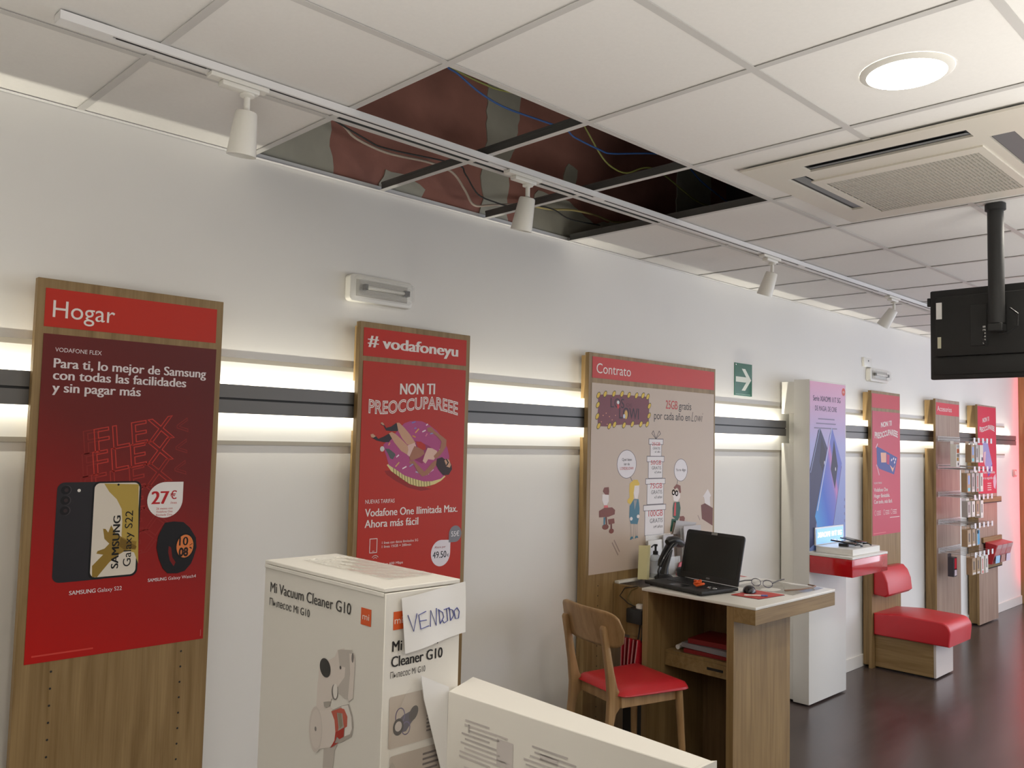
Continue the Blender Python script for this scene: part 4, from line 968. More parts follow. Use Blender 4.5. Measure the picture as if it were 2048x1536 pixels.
# television on a ceiling pole
PX, PY = 3.925, -1.850
t = thing('television_mount', 'black pole hanging from the ceiling to the back of the television', 'television mount', (PX, PY, 2.26))
m = MB(); m.lathe(BLACKM, [(0.031, 2.27), (0.031, H-0.03)], 28, Matrix.Translation((PX, PY, 0))); obj('pole', m, t)
m = MB(); m.lathe(BLACKM, [(0.031, H-0.030), (0.040, H-0.026), (0.040, H-0.0005)], 28, Matrix.Translation((PX, PY, 0))); obj('collar', m, t)
m = MB(); m.box(BLACKM, PX-0.028, PX+0.0315, PY-0.028, PY+0.028, 2.235, 2.2695, 0.004); obj('bracket', m, t)
m = MB(); m.tube(BLACK, [(PX-.0, PY-0.05, 2.33), (PX-.02, PY-.085, 2.30), (PX-.03, PY-.085, 2.25), (PX-.03, PY-.05, 2.222), (PX-.02, PY-.01, 2.222)], 0.0035, 7); obj('cable', m, t)
ty0, ty1, tz0, tz1 = -2.205, -1.560, 2.046, 2.445; tx = PX+0.044
t = thing('television', 'black television seen from behind, hanging from the ceiling pole', 'television', (tx+.03, (ty0+ty1)/2, tz0))
m = MB(); m.box(BLACK, tx+0.022, tx+0.050, ty0, ty1, tz0, tz1, 0.006, 2); m.box(BLACKG, tx+0.0505, tx+0.052, ty0+.02, ty1-.02, tz0+.03, tz1-.02); obj('screen_shell', m, t)
TVB = mat('television_back', (0.014, 0.014, 0.014), 0.55, bump=0.1, bscale=400)
m = MB(); m.box(TVB, tx, tx+0.0215, ty0+.03, ty1-.03, tz0+.10, tz1-.035, 0.005, 2); m.box(TVB, tx+0.014, tx+0.0218, ty0+.015, ty1-.015, tz0+.02, tz0+.099, 0.003, 2); obj('back_cover', m, t)
m = MB(); m.box(TVB, tx-0.004, tx-0.0003, -1.800, -1.735, 2.185, 2.365, 0.001); obj('connector_bay', m, t)
m = MB()
for k in range(6): m.box(STEEL, tx-0.008, tx-0.0042, -1.796, -1.785, 2.19+0.014*k, 2.198+0.014*k)
m.tube(BLACK, [(tx-.006, -1.79, 2.25), (tx-.02, -1.785, 2.21), (tx-.012, -1.80, 2.18)], 0.003, 6); obj('plugs', m, t)
m = MB(); m.box(PAPER, tx-0.0007, tx-0.0002, -1.618, -1.594, 2.312, 2.386); obj('sticker', m, t)
m = MB(); m.box(mat('label_yellow', (0.62, 0.60, 0.45), 0.6), tx-0.0007, tx-0.0002, -1.614, -1.599, 2.182, 2.232); obj('sticker', m, t)
m = MB(); m.box(BLACK, tx+.026, tx+.046, ty1+0.0003, ty1+0.014, tz1-.068, tz1-.030, 0.002); obj('sensor', m, t)
# lighting track and spots
TY, TZ0, TZ1 = -0.680, H-0.022, H-0.0005
t = thing('lighting_track', 'long white lighting track under the ceiling, parallel to the wall', 'lighting track', (3.6, TY, TZ0))
SLOT = [(0.755, 1.0), (1.17, 2.08), (2.56, 2.70), (2.725, 4.02), (4.20, 4.46), (4.54, 5.55), (5.80, 7.0)]
m = MB()
m.box(WMETAL, 0.62, 7.1, TY-0.022, TY-0.0195, TZ0, TZ1); m.box(WMETAL, 0.62, 7.1, TY+0.0195, TY+0.022, TZ0, TZ1); m.box(WMETAL, 0.62, 7.1, TY-0.0195, TY+0.0195, TZ1-0.003, TZ1)
m.box(WMETAL, 0.62, 7.1, TY-0.0195, TY-0.0135, TZ0, TZ0+.003); m.box(WMETAL, 0.62, 7.1, TY-0.0025, TY+0.0195, TZ0, TZ0+.003)
obj('channel', m, t)
m = MB(); [m.box(DARK, a0, a1, TY-0.0134, TY-0.0026, TZ0+0.0006, TZ0+0.002) for a0, a1 in SLOT]; obj('slot', m, t)
m = MB(); m.box(WMETAL, 0.615, 0.745, TY-0.0225, TY+0.0225, TZ0-0.001, TZ1); obj('end_feed', m, t)
for xj in (2.712, 4.50):
    m = MB(); m.box(WMETAL, xj-.035, xj+.035, TY-0.0223, TY+0.0223, TZ0-0.0008, TZ1); obj('joiner', m, t)
def spot(x, tilt, swing, label):
    t = thing('track_spotlight', label, 'spotlight', (x, TY, TZ0-0.22), 0, 'white spotlights on the track')
    zz = 0.22-0.0012
    m = MB(); m.box(WPLASTIC, -0.09, 0.09, -0.0175, 0.0175, zz-0.014, zz, 0.002); m.box(WPLASTIC, -0.055, 0.060, -0.0165, 0.0165, zz-0.030, zz-0.0145, 0.004, 2); obj('adapter', m, t, local=True)
    m = MB(); m.lathe(WPLASTIC, [(0.021, zz-0.0305), (0.021, zz-0.037), (0.009, zz-0.041), (0.009, zz-0.080)], 20, Matrix.Translation((0.03, 0.004, 0))); obj('stem', m, t, local=True)
    R = Matrix.Translation((0.03, 0.004, zz-0.078)) @ Matrix.Rotation(swing, 4, 'Z') @ Matrix.Rotation(tilt, 4, 'X')
    m = MB(); m.lathe(WPLASTIC, [(0.0, -0.002), (0.028, -0.004), (0.0315, -0.009), (0.0425, -0.132), (0.041, -0.132), (0.037, -0.10)], 32, R, caps=False)
    h = obj('head', m, t, local=True)
    m = MB(); m.lathe(mat('unlit_lamp', (0.25, 0.25, 0.25), 0.3), [(0.0, -0.103), (0.0375, -0.101)], 32, R, caps=False); obj('lamp', m, h, local=True)
    return t
spot(1.10, 0.16, 0.0, 'white spotlight on the track nearest the camera, left of the ceiling opening')
spot(2.27, 0.24, 0.0, 'white spotlight on the track below the ceiling opening')
spot(4.16, 0.36, 0.0, 'white spotlight on the track just past the ceiling opening, third along')
spot(5.80, 0.62, 0.0, 'far white spotlight on the track, next to the television')
# cables in the open ceiling
def cable(c, r, pts, label):
    P = [Vector(p) for p in pts]; out = []
    for i in range(len(P)-1):
        p0 = P[max(i-1, 0)]; p1 = P[i]; p2 = P[i+1]; p3 = P[min(i+2, len(P)-1)]
        for k in range(6):
            s_ = k/6; out.append(0.5*((2*p1)+(p2-p0)*s_+(2*p0-5*p1+4*p2-p3)*s_*s_+(3*p1-p0-3*p2+p3)*s_**3))
    out.append(P[-1])
    m = MB(); m.tube(c, out, r, 6)
    return tag(obj('ceiling_cable', m), label, 'cable', None)
CB = mat('blue_cable', (0.05, 0.14, 0.42), 0.5); CG = mat('green_cable', (0.36, 0.38, 0.10), 0.5); CW = mat('beige_conduit', (0.42, 0.34, 0.28), 0.6); CY = mat('ochre_cable', (0.40, 0.33, 0.14), 0.6)
cable(CB, 0.0042, [(1.9, -.5, 3.26), (2.053, -.45, 3.192), (2.118, -.45, 3.175), (2.239, -.45, 3.135), (2.381, -.45, 3.115), (2.591, -.45, 3.121), (2.753, -.45, 3.126), (2.821, -.45, 3.106), (2.997, -.45, 3.094), (3.089, -.45, 3.10), (3.383, -.45, 3.176), (3.6, -.45, 3.215), (3.724, -.45, 3.188), (3.828, -.45, 3.145), (3.975, -.45, 3.109), (4.155, -.45, 3.084), (4.35, -.45, 3.147), (4.88, -.45, 3.2)], 'blue cable sagging inside the ceiling opening')
cable(CG, 0.0040, [(2.1, -.4, 3.22), (2.227, -.4, 3.208), (2.324, -.4, 3.206), (2.396, -.4, 3.209), (2.7, -.4, 3.25), (2.927, -.4, 3.211), (2.952, -.4, 3.194), (3.076, -.4, 3.089), (3.171, -.4, 3.056), (3.269, -.4, 3.06), (3.389, -.4, 3.114), (3.494, -.4, 3.134), (3.604, -.4, 3.116), (3.74, -.4, 3.08), (3.906, -.4, 3.048), (4.158, -.4, 3.059), (4.88, -.4, 3.1)], 'yellow-green cable looping inside the ceiling opening')
cable(CW, 0.0055, [(1.6, -.1, 3.06), (1.809, -.1, 2.979), (1.882, -.1, 2.937), (2.005, -.1, 2.917), (2.108, -.1, 2.918), (2.27, -.1, 2.93), (2.399, -.1, 2.917), (2.475, -.1, 2.854), (2.532, -.1, 2.798), (2.646, -.1, 2.822), (2.85, -.1, 2.87)], 'beige cable against the bricks in the ceiling opening')
cable(CY, 0.0055, [(2.87, -.1, 2.872), (3.036, -.1, 2.884), (3.203, -.1, 2.914), (3.381, -.1, 2.924), (3.548, -.1, 2.92), (3.80, -.1, 2.98)], 'ochre cable low in the right part of the ceiling opening')
cable(BLACKM, 0.0035, [(1.7, -.12, 2.99), (1.918, -.12, 2.936), (2.031, -.12, 2.924), (2.397, -.12, 2.951), (2.458, -.12, 2.919), (2.536, -.12, 2.845), (2.646, -.12, 2.831), (2.743, -.12, 2.833), (2.894, -.12, 2.87), (3.036, -.12, 2.879), (3.167, -.12, 2.855), (3.4, -.12, 2.87)], 'thin black cable along the bricks in the ceiling opening')

# ================================================================== counter behind the chair
DX0, DX1, DY0, DY1 = 3.545, 4.345, -0.956, -0.315
TOP = 1.0
t = thing('service_counter', 'oak counter with a white top, standing out from the Contrato panel', 'counter', (3.95, -0.6, 0))
WT = mat('counter_white', (0.80, 0.775, 0.71), 0.35, noise=0.03, nscale=7)
m = MB()
m.prism(WT, [(DX0, DY0, TOP-.014), (DX1, DY0, TOP-.014), (DX1, -0.0865, TOP-.014), (3.61, -0.0865, TOP-.014), (3.61, -0.118, TOP-.014), (3.815, -0.118, TOP-.014), (3.83, DY1-0.0, TOP-.014), (DX0, DY1, TOP-.014)], (0, 0, 0.014), 0.0025, 2); obj('countertop', m, t)
m = MB(); m.box(OAKH, DX0, DX1, DY0+.002, -0.842, TOP-0.082, TOP-0.0145, 0.001); obj('front_band', m, t)
m = MB(); m.box(OAK, DX0+.005, 4.085, -0.841, -0.803, 0, TOP-0.0145, 0.001); obj('side_panel', m, t)
m = MB(); m.box(OAK, DX0+.005, 4.085, -0.352, -0.318, 0, TOP-0.0145, 0.001); obj('side_panel', m, t)
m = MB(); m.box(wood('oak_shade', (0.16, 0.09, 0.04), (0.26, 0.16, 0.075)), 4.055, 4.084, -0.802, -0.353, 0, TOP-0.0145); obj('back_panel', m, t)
m = MB(); m.box(OAK, 3.60, 3.618, -0.317, -0.0875, 0.735, TOP-0.0145, 0.001); m.box(OAK, 3.60, 3.618, -0.317, -0.20, 0.62, 0.7345); obj('end_panel', m, t)
m = MB(); m.box(OAKH, 3.70, 4.05, -0.800, -0.355, 0.665, 0.680); obj('inner_shelf', m, t)
d_ = MB(); d_.box(OAKH, 3.698, 3.716, -0.800, -0.354, 0.600, 0.664, 0.001); d_.box(OAKH, 3.7165, 4.04, -0.79, -0.36, 0.605, 0.655); dr = obj('drawer', d_, t)
m = MB(); m.box(DARK, 3.6955, 3.6978, -0.695, -0.605, 0.628, 0.640); obj('handle_slot', m, dr)
# things on the inner shelf
def flat(name, mt, label, cat, x0, x1, y0, y1, z0, z1, rz=0.0, bev=0.001, group=None, shear=None):
    o = MB(); o.box(mt, -(x1-x0)/2, (x1-x0)/2, -(y1-y0)/2, (y1-y0)/2, 0, z1-z0, bev)
    q = obj(name, o, None, origin=(0, 0, 0)); q.location = ((x0+x1)/2, (y0+y1)/2, z0); q.rotation_euler = (0, 0, rz)
    return tag(q, label, cat, group)
RDK = mat('red_folder', (0.22, 0.012, 0.014), 0.4)
flat('folder', RDK, 'red folder at the bottom of the stack inside the counter', 'folder', 3.72, 3.98, -0.775, -0.45, 0.681, 0.700, 0.06)
flat('paper_stack', mat('grey_papers', (0.26, 0.25, 0.27), 0.6), 'grey stack of papers between two red folders inside the counter', 'papers', 3.72, 3.96, -0.77, -0.44, 0.7015, 0.726, -0.05)
flat('folder', RDK, 'red folder on top of the grey papers inside the counter', 'folder', 3.74, 3.98, -0.76, -0.46, 0.7275, 0.752, 0.10)
m = MB(); m.lathe(PAPER, [(0.012, 0), (0.012, 0.075)], 16, Matrix.Translation((3.735, -0.405, 0.6935)) @ Matrix.Rotation(math.pi/2-.1, 4, 'Y')); tag(obj('paper_roll', m), 'short white paper roll lying at the left end of the stack in the counter', 'paper roll')
# charger block, cords and bags beside the counter
t = thing('charger_block', 'black charger block with cords on the end panel of the counter', 'charger', (3.57, -0.27, 0.80))
m = MB(); m.box(BLACK, 3.545, 3.5995, -0.315, -0.215, 0.81, 0.885, 0.008, 2); obj('block', m, t)
m = MB(); m.lathe(WPLASTIC, [(0.018, 0), (0.022, .004), (0.022, .02), (0.015, .024)], 18, Matrix.Translation((3.575, -0.285, 0.886))); obj('plug', m, t)
m = MB()
m.tube(BLACK, [(3.57, -0.29, 0.81), (3.565, -0.285, 0.75), (3.565, -0.27, 0.70), (3.57, -0.262, 0.66)], 0.004, 6); m.tube(BLACK, [(3.575, -0.30, 0.81), (3.57, -0.302, 0.75), (3.57, -0.29, 0.69), (3.57, -0.28, 0.66)], 0.004, 6)
m.tube(BLACKM, [(3.588, -0.26, 0.885), (3.585, -0.20, 0.90), (3.59, -0.14, 0.93), (3.594, -0.17, 0.975), (3.597, -0.25, 0.992)], 0.0025, 6); m.tube(mat('olive_cord', (0.16, 0.13, 0.04), .5), [(3.592, -0.23, 0.885), (3.59, -0.19, 0.92), (3.594, -0.21, 0.965), (3.597, -0.26, 0.993)], 0.0025, 6)
obj('cords', m, t)
t = thing('shopping_bags', 'bunch of folded red paper bags hanging below the charger block', 'bags', (3.58, -0.25, 0.50))
for k in range(5):
    m = MB(); y = -0.295+0.026*k
    mt = RDK if k % 2 else mat('red_bag', (0.50, 0.015, 0.03), 0.4)
    m.prism(mt, [(3.50+.012*k, y, 0.47), (3.595, y-.008, 0.47), (3.597, y-.01, 0.72), (3.55, y, 0.735)], (0, 0.010, 0), 0.001); q = obj('bag', m, t)
    m = MB(); m.prism(mat('bag_white', (0.50, 0.22, 0.23), .5), [(3.4990+.012*k, y+0.002, 0.475), (3.5035+.012*k, y+0.002, 0.475), (3.5520, y+.002, 0.730), (3.5485, y+.002, 0.730)], (0, 0.006, 0)); obj('stripe', m, q)
m = MB(); m.box(BLACK, 3.60, 3.66, -0.30, -0.16, 0.0, 0.58, 0.004); m.lathe(STEEL, [(0.008, 0), (0.0, 0.002)], 10, Matrix.Translation((3.5995, -0.235, 0.47)) @ Matrix.Rotation(-math.pi/2, 4, 'Y')); tag(obj('metal_locker', m), 'black box with a small lock under the left end of the counter', 'box')
# ---- laptop
Lx, Ly = 3.735, -0.480
t = thing('laptop', 'open black laptop on the white counter', 'laptop', (Lx, Ly, TOP+0.0005), math.radians(-9.0))
m = MB(); m.box(BLACKM, -0.135, 0.135, -0.196, 0.196, 0.006, 0.024, 0.006, 3)
for sx in (-.11, .11):
    for sy in (-.16, .16): m.box(BLACK, sx-.01, sx+.01, sy-.01, sy+.01, 0, 0.0061)
base = obj('base', m, t, local=True)
m = MB()
for r in range(6):
    for c in range(14): m.box(BLACK, 0.090-0.0195*r-.016, 0.090-0.0195*r, 0.145-0.0208*c-.0175, 0.145-0.0208*c, 0.0241, 0.0262, 0.0008)
obj('keyboard', m, base, local=True)
m = MB(); m.box(mat('touchpad', (0.03, 0.03, 0.032), 0.25), -0.118, -0.052, -0.055, 0.045, 0.0241, 0.0247); obj('touchpad', m, base, local=True)
a_ = math.radians(13); R = Matrix.Translation((0.128, 0, 0.022)) @ Matrix.Rotation(a_, 4, 'Y')
m = MB(); P_ = []
for cy_, cz_, a0 in ((0.178, 0.240, 0), (-0.178, 0.240, 90), (-0.190, 0.010, 180), (0.190, 0.010, 270)):
    r_ = 0.018 if cz_ > .1 else 0.006
    for k in range(6): q_ = math.radians(a0+18*k); P_.append(R @ Vector((-0.004, cy_+r_*math.cos(q_), cz_+r_*math.sin(q_))))
m.prism(BLACK, P_, R.to_3x3() @ Vector((0.009, 0, 0)), 0.0015); lid = obj('lid', m, t, local=True)
m = MB(); m.box(mat('screen_off', (0.020, 0.022, 0.020), 0.22, spec=0.35), -0.0049, -0.0042, -0.178, 0.178, 0.034, 0.240, M=R); obj('screen', m, lid, local=True)
m = MB(); m.box(mat('sticker_grey', (0.34, 0.34, 0.32), 0.5), -0.0056, -0.0049, -0.018, 0.022, 0.2435, 0.2555, M=R); obj('camera_cover', m, lid, local=True)
m = MB(); m.box(mat('logo_grey', (0.2, 0.2, 0.2), 0.3), -0.0052, -0.0046, -0.012, 0.012, 0.014, 0.022, M=R); obj('emblem', m, lid, local=True)
# things on the laptop
OG = mat('orange_plastic', (0.80, 0.12, 0.02), 0.4)
m = MB()
for k in range(3):
    m.tube(OG, [(3.668+0.022*math.cos(q_)*(1-.12*k), -0.575+0.024*math.sin(q_), TOP+0.0355+0.006*k+0.010*abs(math.sin(q_+k))) for q_ in [math.pi*2*i/14 for i in range(12-2*k)]], 0.0062, 8)
tag(obj('hair_tie', m), 'curled orange cord lying on the laptop', 'cord')
m = MB(); m.tube(STEEL, [(3.688+0.020*math.cos(q_), -0.635+0.026*math.sin(q_), TOP+0.0285) for q_ in [math.pi*2*i/20 for i in range(20)]], 0.0018, 6, closed=True); tag(obj('key_ring', m), 'thin metal ring lying on the laptop', 'ring')
# ---- barcode scanner on its stand
t = thing('barcode_scanner', 'black barcode scanner upright in its stand behind the laptop', 'barcode scanner', (3.875, -0.215, TOP))
m = MB(); m.lathe(BLACK, [(0.052, 0.0005), (0.052, 0.010), (0.040, 0.020), (0.028, 0.028)], 28, Matrix.Translation((3.875, -0.215, TOP)))
m.tube(BLACK, [(3.875, -0.215, 1.02), (3.885, -0.215, 1.06), (3.905, -0.218, 1.11), (3.925, -0.22, 1.155)], 0.02, 12, rs=[(0.026, 0.022), (0.020, 0.016), (0.018, 0.013), (0.016, 0.012)]); obj('stand', m, t)
m = MB(); m.tube(BLACKG, [(3.812, -0.232, 1.075), (3.825, -0.232, 1.10), (3.860, -0.234, 1.145), (3.895, -0.236, 1.18), (3.925, -0.238, 1.198)], 0.02, 14, rs=[(0.012, 0.012), (0.019, 0.016), (0.021, 0.017), (0.024, 0.02), (0.03, 0.026)])
m.tube(BLACK, [(3.870, -0.236, 1.199), (3.90, -0.237, 1.207), (3.945, -0.238, 1.203), (3.985, -0.239, 1.185), (3.995, -0.239, 1.178)], 0.03, 16, rs=[(0.014, 0.014), (0.030, 0.022), (0.036, 0.026), (0.036, 0.024), (0.030, 0.018)]); obj('scanner', m, t)
m = MB(); m.tube(BLACK, [(3.812, -0.232, 1.075), (3.80, -0.23, 1.05), (3.81, -0.225, 1.02), (3.835, -0.20, 1.006)], 0.004, 7); obj('cable', m, t)
# sanitiser bottle
t = thing('pump_bottle', 'clear hand gel bottle with a black pump', 'bottle', (3.86, -0.160, TOP))
GELM = mat('clear_gel', (0.70, 0.74, 0.78), 0.08, alpha=0.55)
M = Matrix.Translation((3.872, -0.160, TOP+.0005))
m = MB(); m.lathe(GELM, [(0.0, 0), (0.028, 0.0), (0.030, 0.004), (0.030, 0.10), (0.026, 0.118), (0.013, 0.126)], 24, M, caps=False); obj('body', m, t)
m = MB(); m.lathe(mat('bottle_label', (0.62, 0.66, 0.74), .5), [(0.0304, 0.025), (0.0304, 0.090)], 24, M, caps=False); obj('label', m, t)
m = MB(); m.lathe(BLACK, [(0.0145, 0.122), (0.0145, 0.142), (0.006, 0.146), (0.006, 0.168), (0.011, 0.170), (0.011, 0.180), (0.0, 0.181)], 16, M); m.tube(BLACK, [(3.872, -.160, TOP+.177), (3.845, -.163, TOP+.176), (3.828, -.165, TOP+.168)], 0.004, 7); obj('pump', m, t)
# leaflets and holders at the back of the counter
YL = mat('yellow_paper', (0.72, 0.66, 0.36), 0.6)
m = MB(); m.prism(YL, [(3.740, -0.140, TOP+.0005), (3.775, -0.175, TOP+.0005), (3.806, -0.168, TOP+.0005), (3.806, -0.163, TOP+.0005), (3.777, -0.169, TOP+.0005), (3.745, -0.137, TOP+.0005)], (0.008, 0.0, 0.180)); tag(obj('leaflet', m), 'folded pale yellow leaflet standing beside the bottle', 'leaflet')
def holder(label, x0, x1, y, z1, lean, fill, papers):
    t = thing('leaflet_holder', label, 'leaflet holder', ((x0+x1)/2, y, TOP))
    m = MB(); z0 = TOP+.0005
    m.prism(CLEAR, [(x0, y, z0), (x0, y-.05, z0), (x0, y-.05+lean*.3, z0+.10), (x0, y-.048+lean*.3, z0+.10), (x0, y-.047, z0+.003), (x0, y-.003, z0+.003), (x0, y+lean, z1), (x0, y+lean+.002, z1)], (x1-x0, 0, 0)); obj('holder', m, t)
    for k, (c, u0, u1, zt_) in enumerate(papers):
        q = MB(); yy = y-.006-.008*k
        q.prism(c, [(x0+u0*(x1-x0), yy, z0+.004), (x0+u0*(x1-x0), yy-.006, z0+.004), (x0+u0*(x1-x0), yy-.006+lean*.8, zt_), (x0+u0*(x1-x0), yy+lean*.8, zt_)], ((u1-u0)*(x1-x0), 0, 0))
        obj('papers', q, t)
GP = mat('grey_paper', (0.48, 0.46, 0.47), 0.6)
holder('clear leaflet holder with white sheets behind the scanner', 3.86, 4.10, -0.120, 1.222, 0.02, None, [(PAPER, .02, .97, 1.195), (GP, .55, .95, 1.218)])
holder('clear leaflet holder with grey and white sheets behind the laptop', 4.14, 4.33, -0.165, 1.25, 0.03, None, [(GP, .04, .96, 1.262), (PAPER, .08, .55, 1.16)])
m = MB(); m.prism(GP, [(4.12, -0.100, 1.215), (4.31, -0.100, 1.195), (4.335, -0.112, 1.272), (4.15, -0.100, 1.292)], (0.002, -0.002, 0.0)); 
for u in (4.16, 4.29): m.box(STEEL, u, u+.003, -0.1, -0.0935, TOP+.0005, 1.235)
tag(obj('document_stand', m), 'tilted grey document holder on thin legs behind the laptop screen', 'document holder')
m = MB(); m.prism(mat('red_booklet', (0.50, 0.06, 0.08), .5), [(4.03, -0.190, TOP+.001), (4.20, -0.190, TOP+.001), (4.20, -0.176, TOP+.08), (4.08, -0.176, TOP+.065)], (0, 0.006, 0)); tag(obj('booklet', m), 'red booklet leaning between the scanner and the laptop', 'booklet')
m = MB(); m.box(BLACK, 4.00, 4.06, -0.262, -0.205, TOP+.0005, TOP+.052, 0.012, 3); tag(obj('stapler', m), 'small black office gadget behind the laptop hinge', 'office gadget')
# right end of the counter
flat('paper_sheet', PAPER, 'white form with a red heading at the back right of the counter', 'paper', 4.12, 4.33, -0.50, -0.21, TOP+.0004, TOP+.0012, 0.05, 0)
m = MB(); m.box(mat('form_red', (0.60, 0.20, 0.20), .6), 4.29, 4.325, -0.46, -0.25, TOP+.0013, TOP+.0016)
o_ = obj('form_heading', m, bpy.data.objects['paper_sheet'], local=True)
for v in o_.data.vertices: v.co -= Vector((4.225, -0.355, TOP+.0004))
t = thing('mouse_mat', 'red mouse mat with a dark edge at the counter corner', 'mouse mat', (3.84, -0.79, TOP))
m = MB(); m.prism(mat('mat_red', (0.55, 0.05, 0.04), .55), [(3.735, -0.715, TOP+.0005), (3.742, -0.860, TOP+.0005), (3.950, -0.880, TOP+.0005), (3.955, -0.715, TOP+.0005)], (0, 0, 0.003)); obj('cloth', m, t)
m = MB(); m.prism(BLACKM, [(3.733, -0.713, TOP+.0003), (3.740, -0.862, TOP+.0003), (3.952, -0.882, TOP+.0003), (3.957, -0.713, TOP+.0003)], (0, 0, 0.0015)); obj('edge', m, t)
t = thing('computer_mouse', 'black computer mouse on the red mat', 'mouse', (3.87, -0.735, TOP+.0045), 0.5)
m = MB()
m.grid(BLACKG, lambda u, v: (0.055*math.cos(math.pi*u)*(1-.0*v), 0.033*math.sin(math.pi*u)*math.cos(math.pi*v)*1.0, 0.001+0.034*math.sin(math.pi*u)*max(0, math.sin(math.pi*v))*(1-.25*math.cos(math.pi*u))), 18, 14); m.poly(BLACK, [(0.055*math.cos(math.pi*2*i/24), 0.033*math.sin(math.pi*2*i/24), 0.001) for i in range(24)])
obj('shell', m, t, local=True)
m = MB(); m.box(STEEL, -0.030, -0.018, -0.003, 0.003, 0.024, 0.0315, 0.002); obj('wheel', m, t, local=True)
t = thing('pen', 'white pen with a blue end lying across the red mat', 'pen', (3.79, -0.81, TOP+.008))
m = MB(); m.tube(WPLASTIC, [(3.752, -0.775, TOP+.0075), (3.805, -0.835, TOP+.0085)], 0.0042, 8); obj('barrel', m, t)
m = MB(); m.tube(mat('pen_blue', (0.12, 0.16, 0.45), .35), [(3.8055, -0.8355, TOP+.0085), (3.826, -0.859, TOP+.009)], 0.0044, 8); obj('cap', m, t)
t = thing('eyeglasses', 'black-armed eyeglasses behind the mouse', 'eyeglasses', (4.06, -0.66, TOP))
for k, dy in enumerate((0, -0.066)):
    m = MB(); m.tube(mat('glasses_frame', (0.10, 0.09, 0.16), .3), [(4.075, -0.655+dy+0.027*math.cos(q_), TOP+.022+0.019*math.sin(q_)) for q_ in [math.pi*2*i/18 for i in range(18)]], 0.0018, 6, closed=True); r_ = obj('rim', m, t)
    m = MB(); m.poly(CLEAR, [(4.075, -0.655+dy+0.026*math.cos(q_), TOP+.022+0.018*math.sin(q_)) for q_ in [math.pi*2*i/18 for i in range(18)]]); obj('lens', m, r_)
m = MB(); m.tube(BLACK, [(4.075, -0.6275, TOP+.028), (4.02, -0.622, TOP+.032), (3.96, -0.62, TOP+.030), (3.93, -0.62, TOP+.018)], 0.0032, 6); obj('arm', m, t)
m = MB(); m.tube(BLACK, [(4.075, -0.7485, TOP+.028), (4.13, -0.742, TOP+.032), (4.19, -0.735, TOP+.034), (4.24, -0.725, TOP+.030)], 0.0032, 6); obj('arm', m, t)
m = MB()
def sleeve(u, v):
    x = 3.98+0.33*v; y = -0.575-0.335*u
    return (x, y, TOP+0.0015+0.004*math.sin(9*u)*math.sin(7*v)+0.010*math.exp(-((u-.85)/.1)**2)*math.sin(math.pi*v))
m.grid(mat('plastic_sleeve', (0.36, 0.33, 0.27), 0.12, alpha=0.55, noise=0.5, nscale=9, spec=0.9), sleeve, 24, 16); t = obj('plastic_sleeve', m); tag(t, 'crumpled clear plastic sleeve lying on the right end of the counter', 'plastic sleeve')
m = MB(); m.tube(mat('brown_edge', (0.22, 0.12, 0.07), .4), [(4.02, -0.845, TOP+.012), (4.10, -0.895, TOP+.016), (4.19, -0.905, TOP+.017), (4.27, -0.885, TOP+.014), (4.30, -0.83, TOP+.010)], 0.004, 6); obj('edge', m, t)

# ================================================================== chair
cx, cy = 3.27, -0.455
t = thing('chair', 'wooden chair with a red padded seat in front of the counter', 'chair', (cx, cy, 0), math.radians(-14.5))
SH_ = 0.605
prof = []
def seatpt(u, v):
    x = -0.182+0.392*u; wv = 0.185+0.018*u
    # rounded corners
    e = 0.05
    fx = min(u, 1-u)*0.405
    k = 1.0
    if fx < e: k = 1-(1-math.sqrt(max(0, 1-((e-fx)/e)**2)))*0.22
    y = (v*2-1)*wv*k
    return x, y
m = MB(); NU, NV = 22, 18
def top(u, v):
    x, y = seatpt(u, v); ed = min(u, 1-u, v, 1-v)
    return (x, y, SH_+0.008+0.030*(1-math.exp(-ed/0.06))+0.006*u)
def bot(u, v):
    x, y = seatpt(u, v); return (x*0.985, y*0.985, SH_)
m.grid(REDL, top, NU, NV); m.grid(REDL, bot, NU, NV)
def rim(u, v):
    # u round the edge, v from bottom to top
    q_ = (u*4) % 4
    if q_ < 1: a_, b_ = q_, 0
    elif q_ < 2: a_, b_ = 1, q_-1
    elif q_ < 3: a_, b_ = 3-q_, 1
    else: a_, b_ = 0, 4-q_
    if u >= 1: a_, b_ = 0, 0
    x, y = seatpt(a_, b_); s_ = (0.985, 1.012, 1.0)[v]; zt_ = (SH_, SH_+0.004, SH_+0.008+0.006*a_)[v]
    return (x*s_, y*s_, zt_)
m.grid(REDL, lambda u, v: rim(u, int(round(v*2))), 80, 2); obj('seat', m, t, local=True)
m = MB(); m.box(ASH, -0.165, 0.175, -0.163, -0.143, SH_-0.050, SH_-0.0005, 0.002); m.box(ASH, -0.165, 0.175, 0.145, 0.165, SH_-0.050, SH_-0.0005, 0.002); m.box(ASH, 0.155, 0.175, -0.144, 0.144, SH_-0.050, SH_-0.0005, 0.002); m.box(ASH, -0.165, -0.145, -0.144, 0.144, SH_-0.05, SH_-0.0005, 0.002); obj('seat_frame', m, t, local=True)
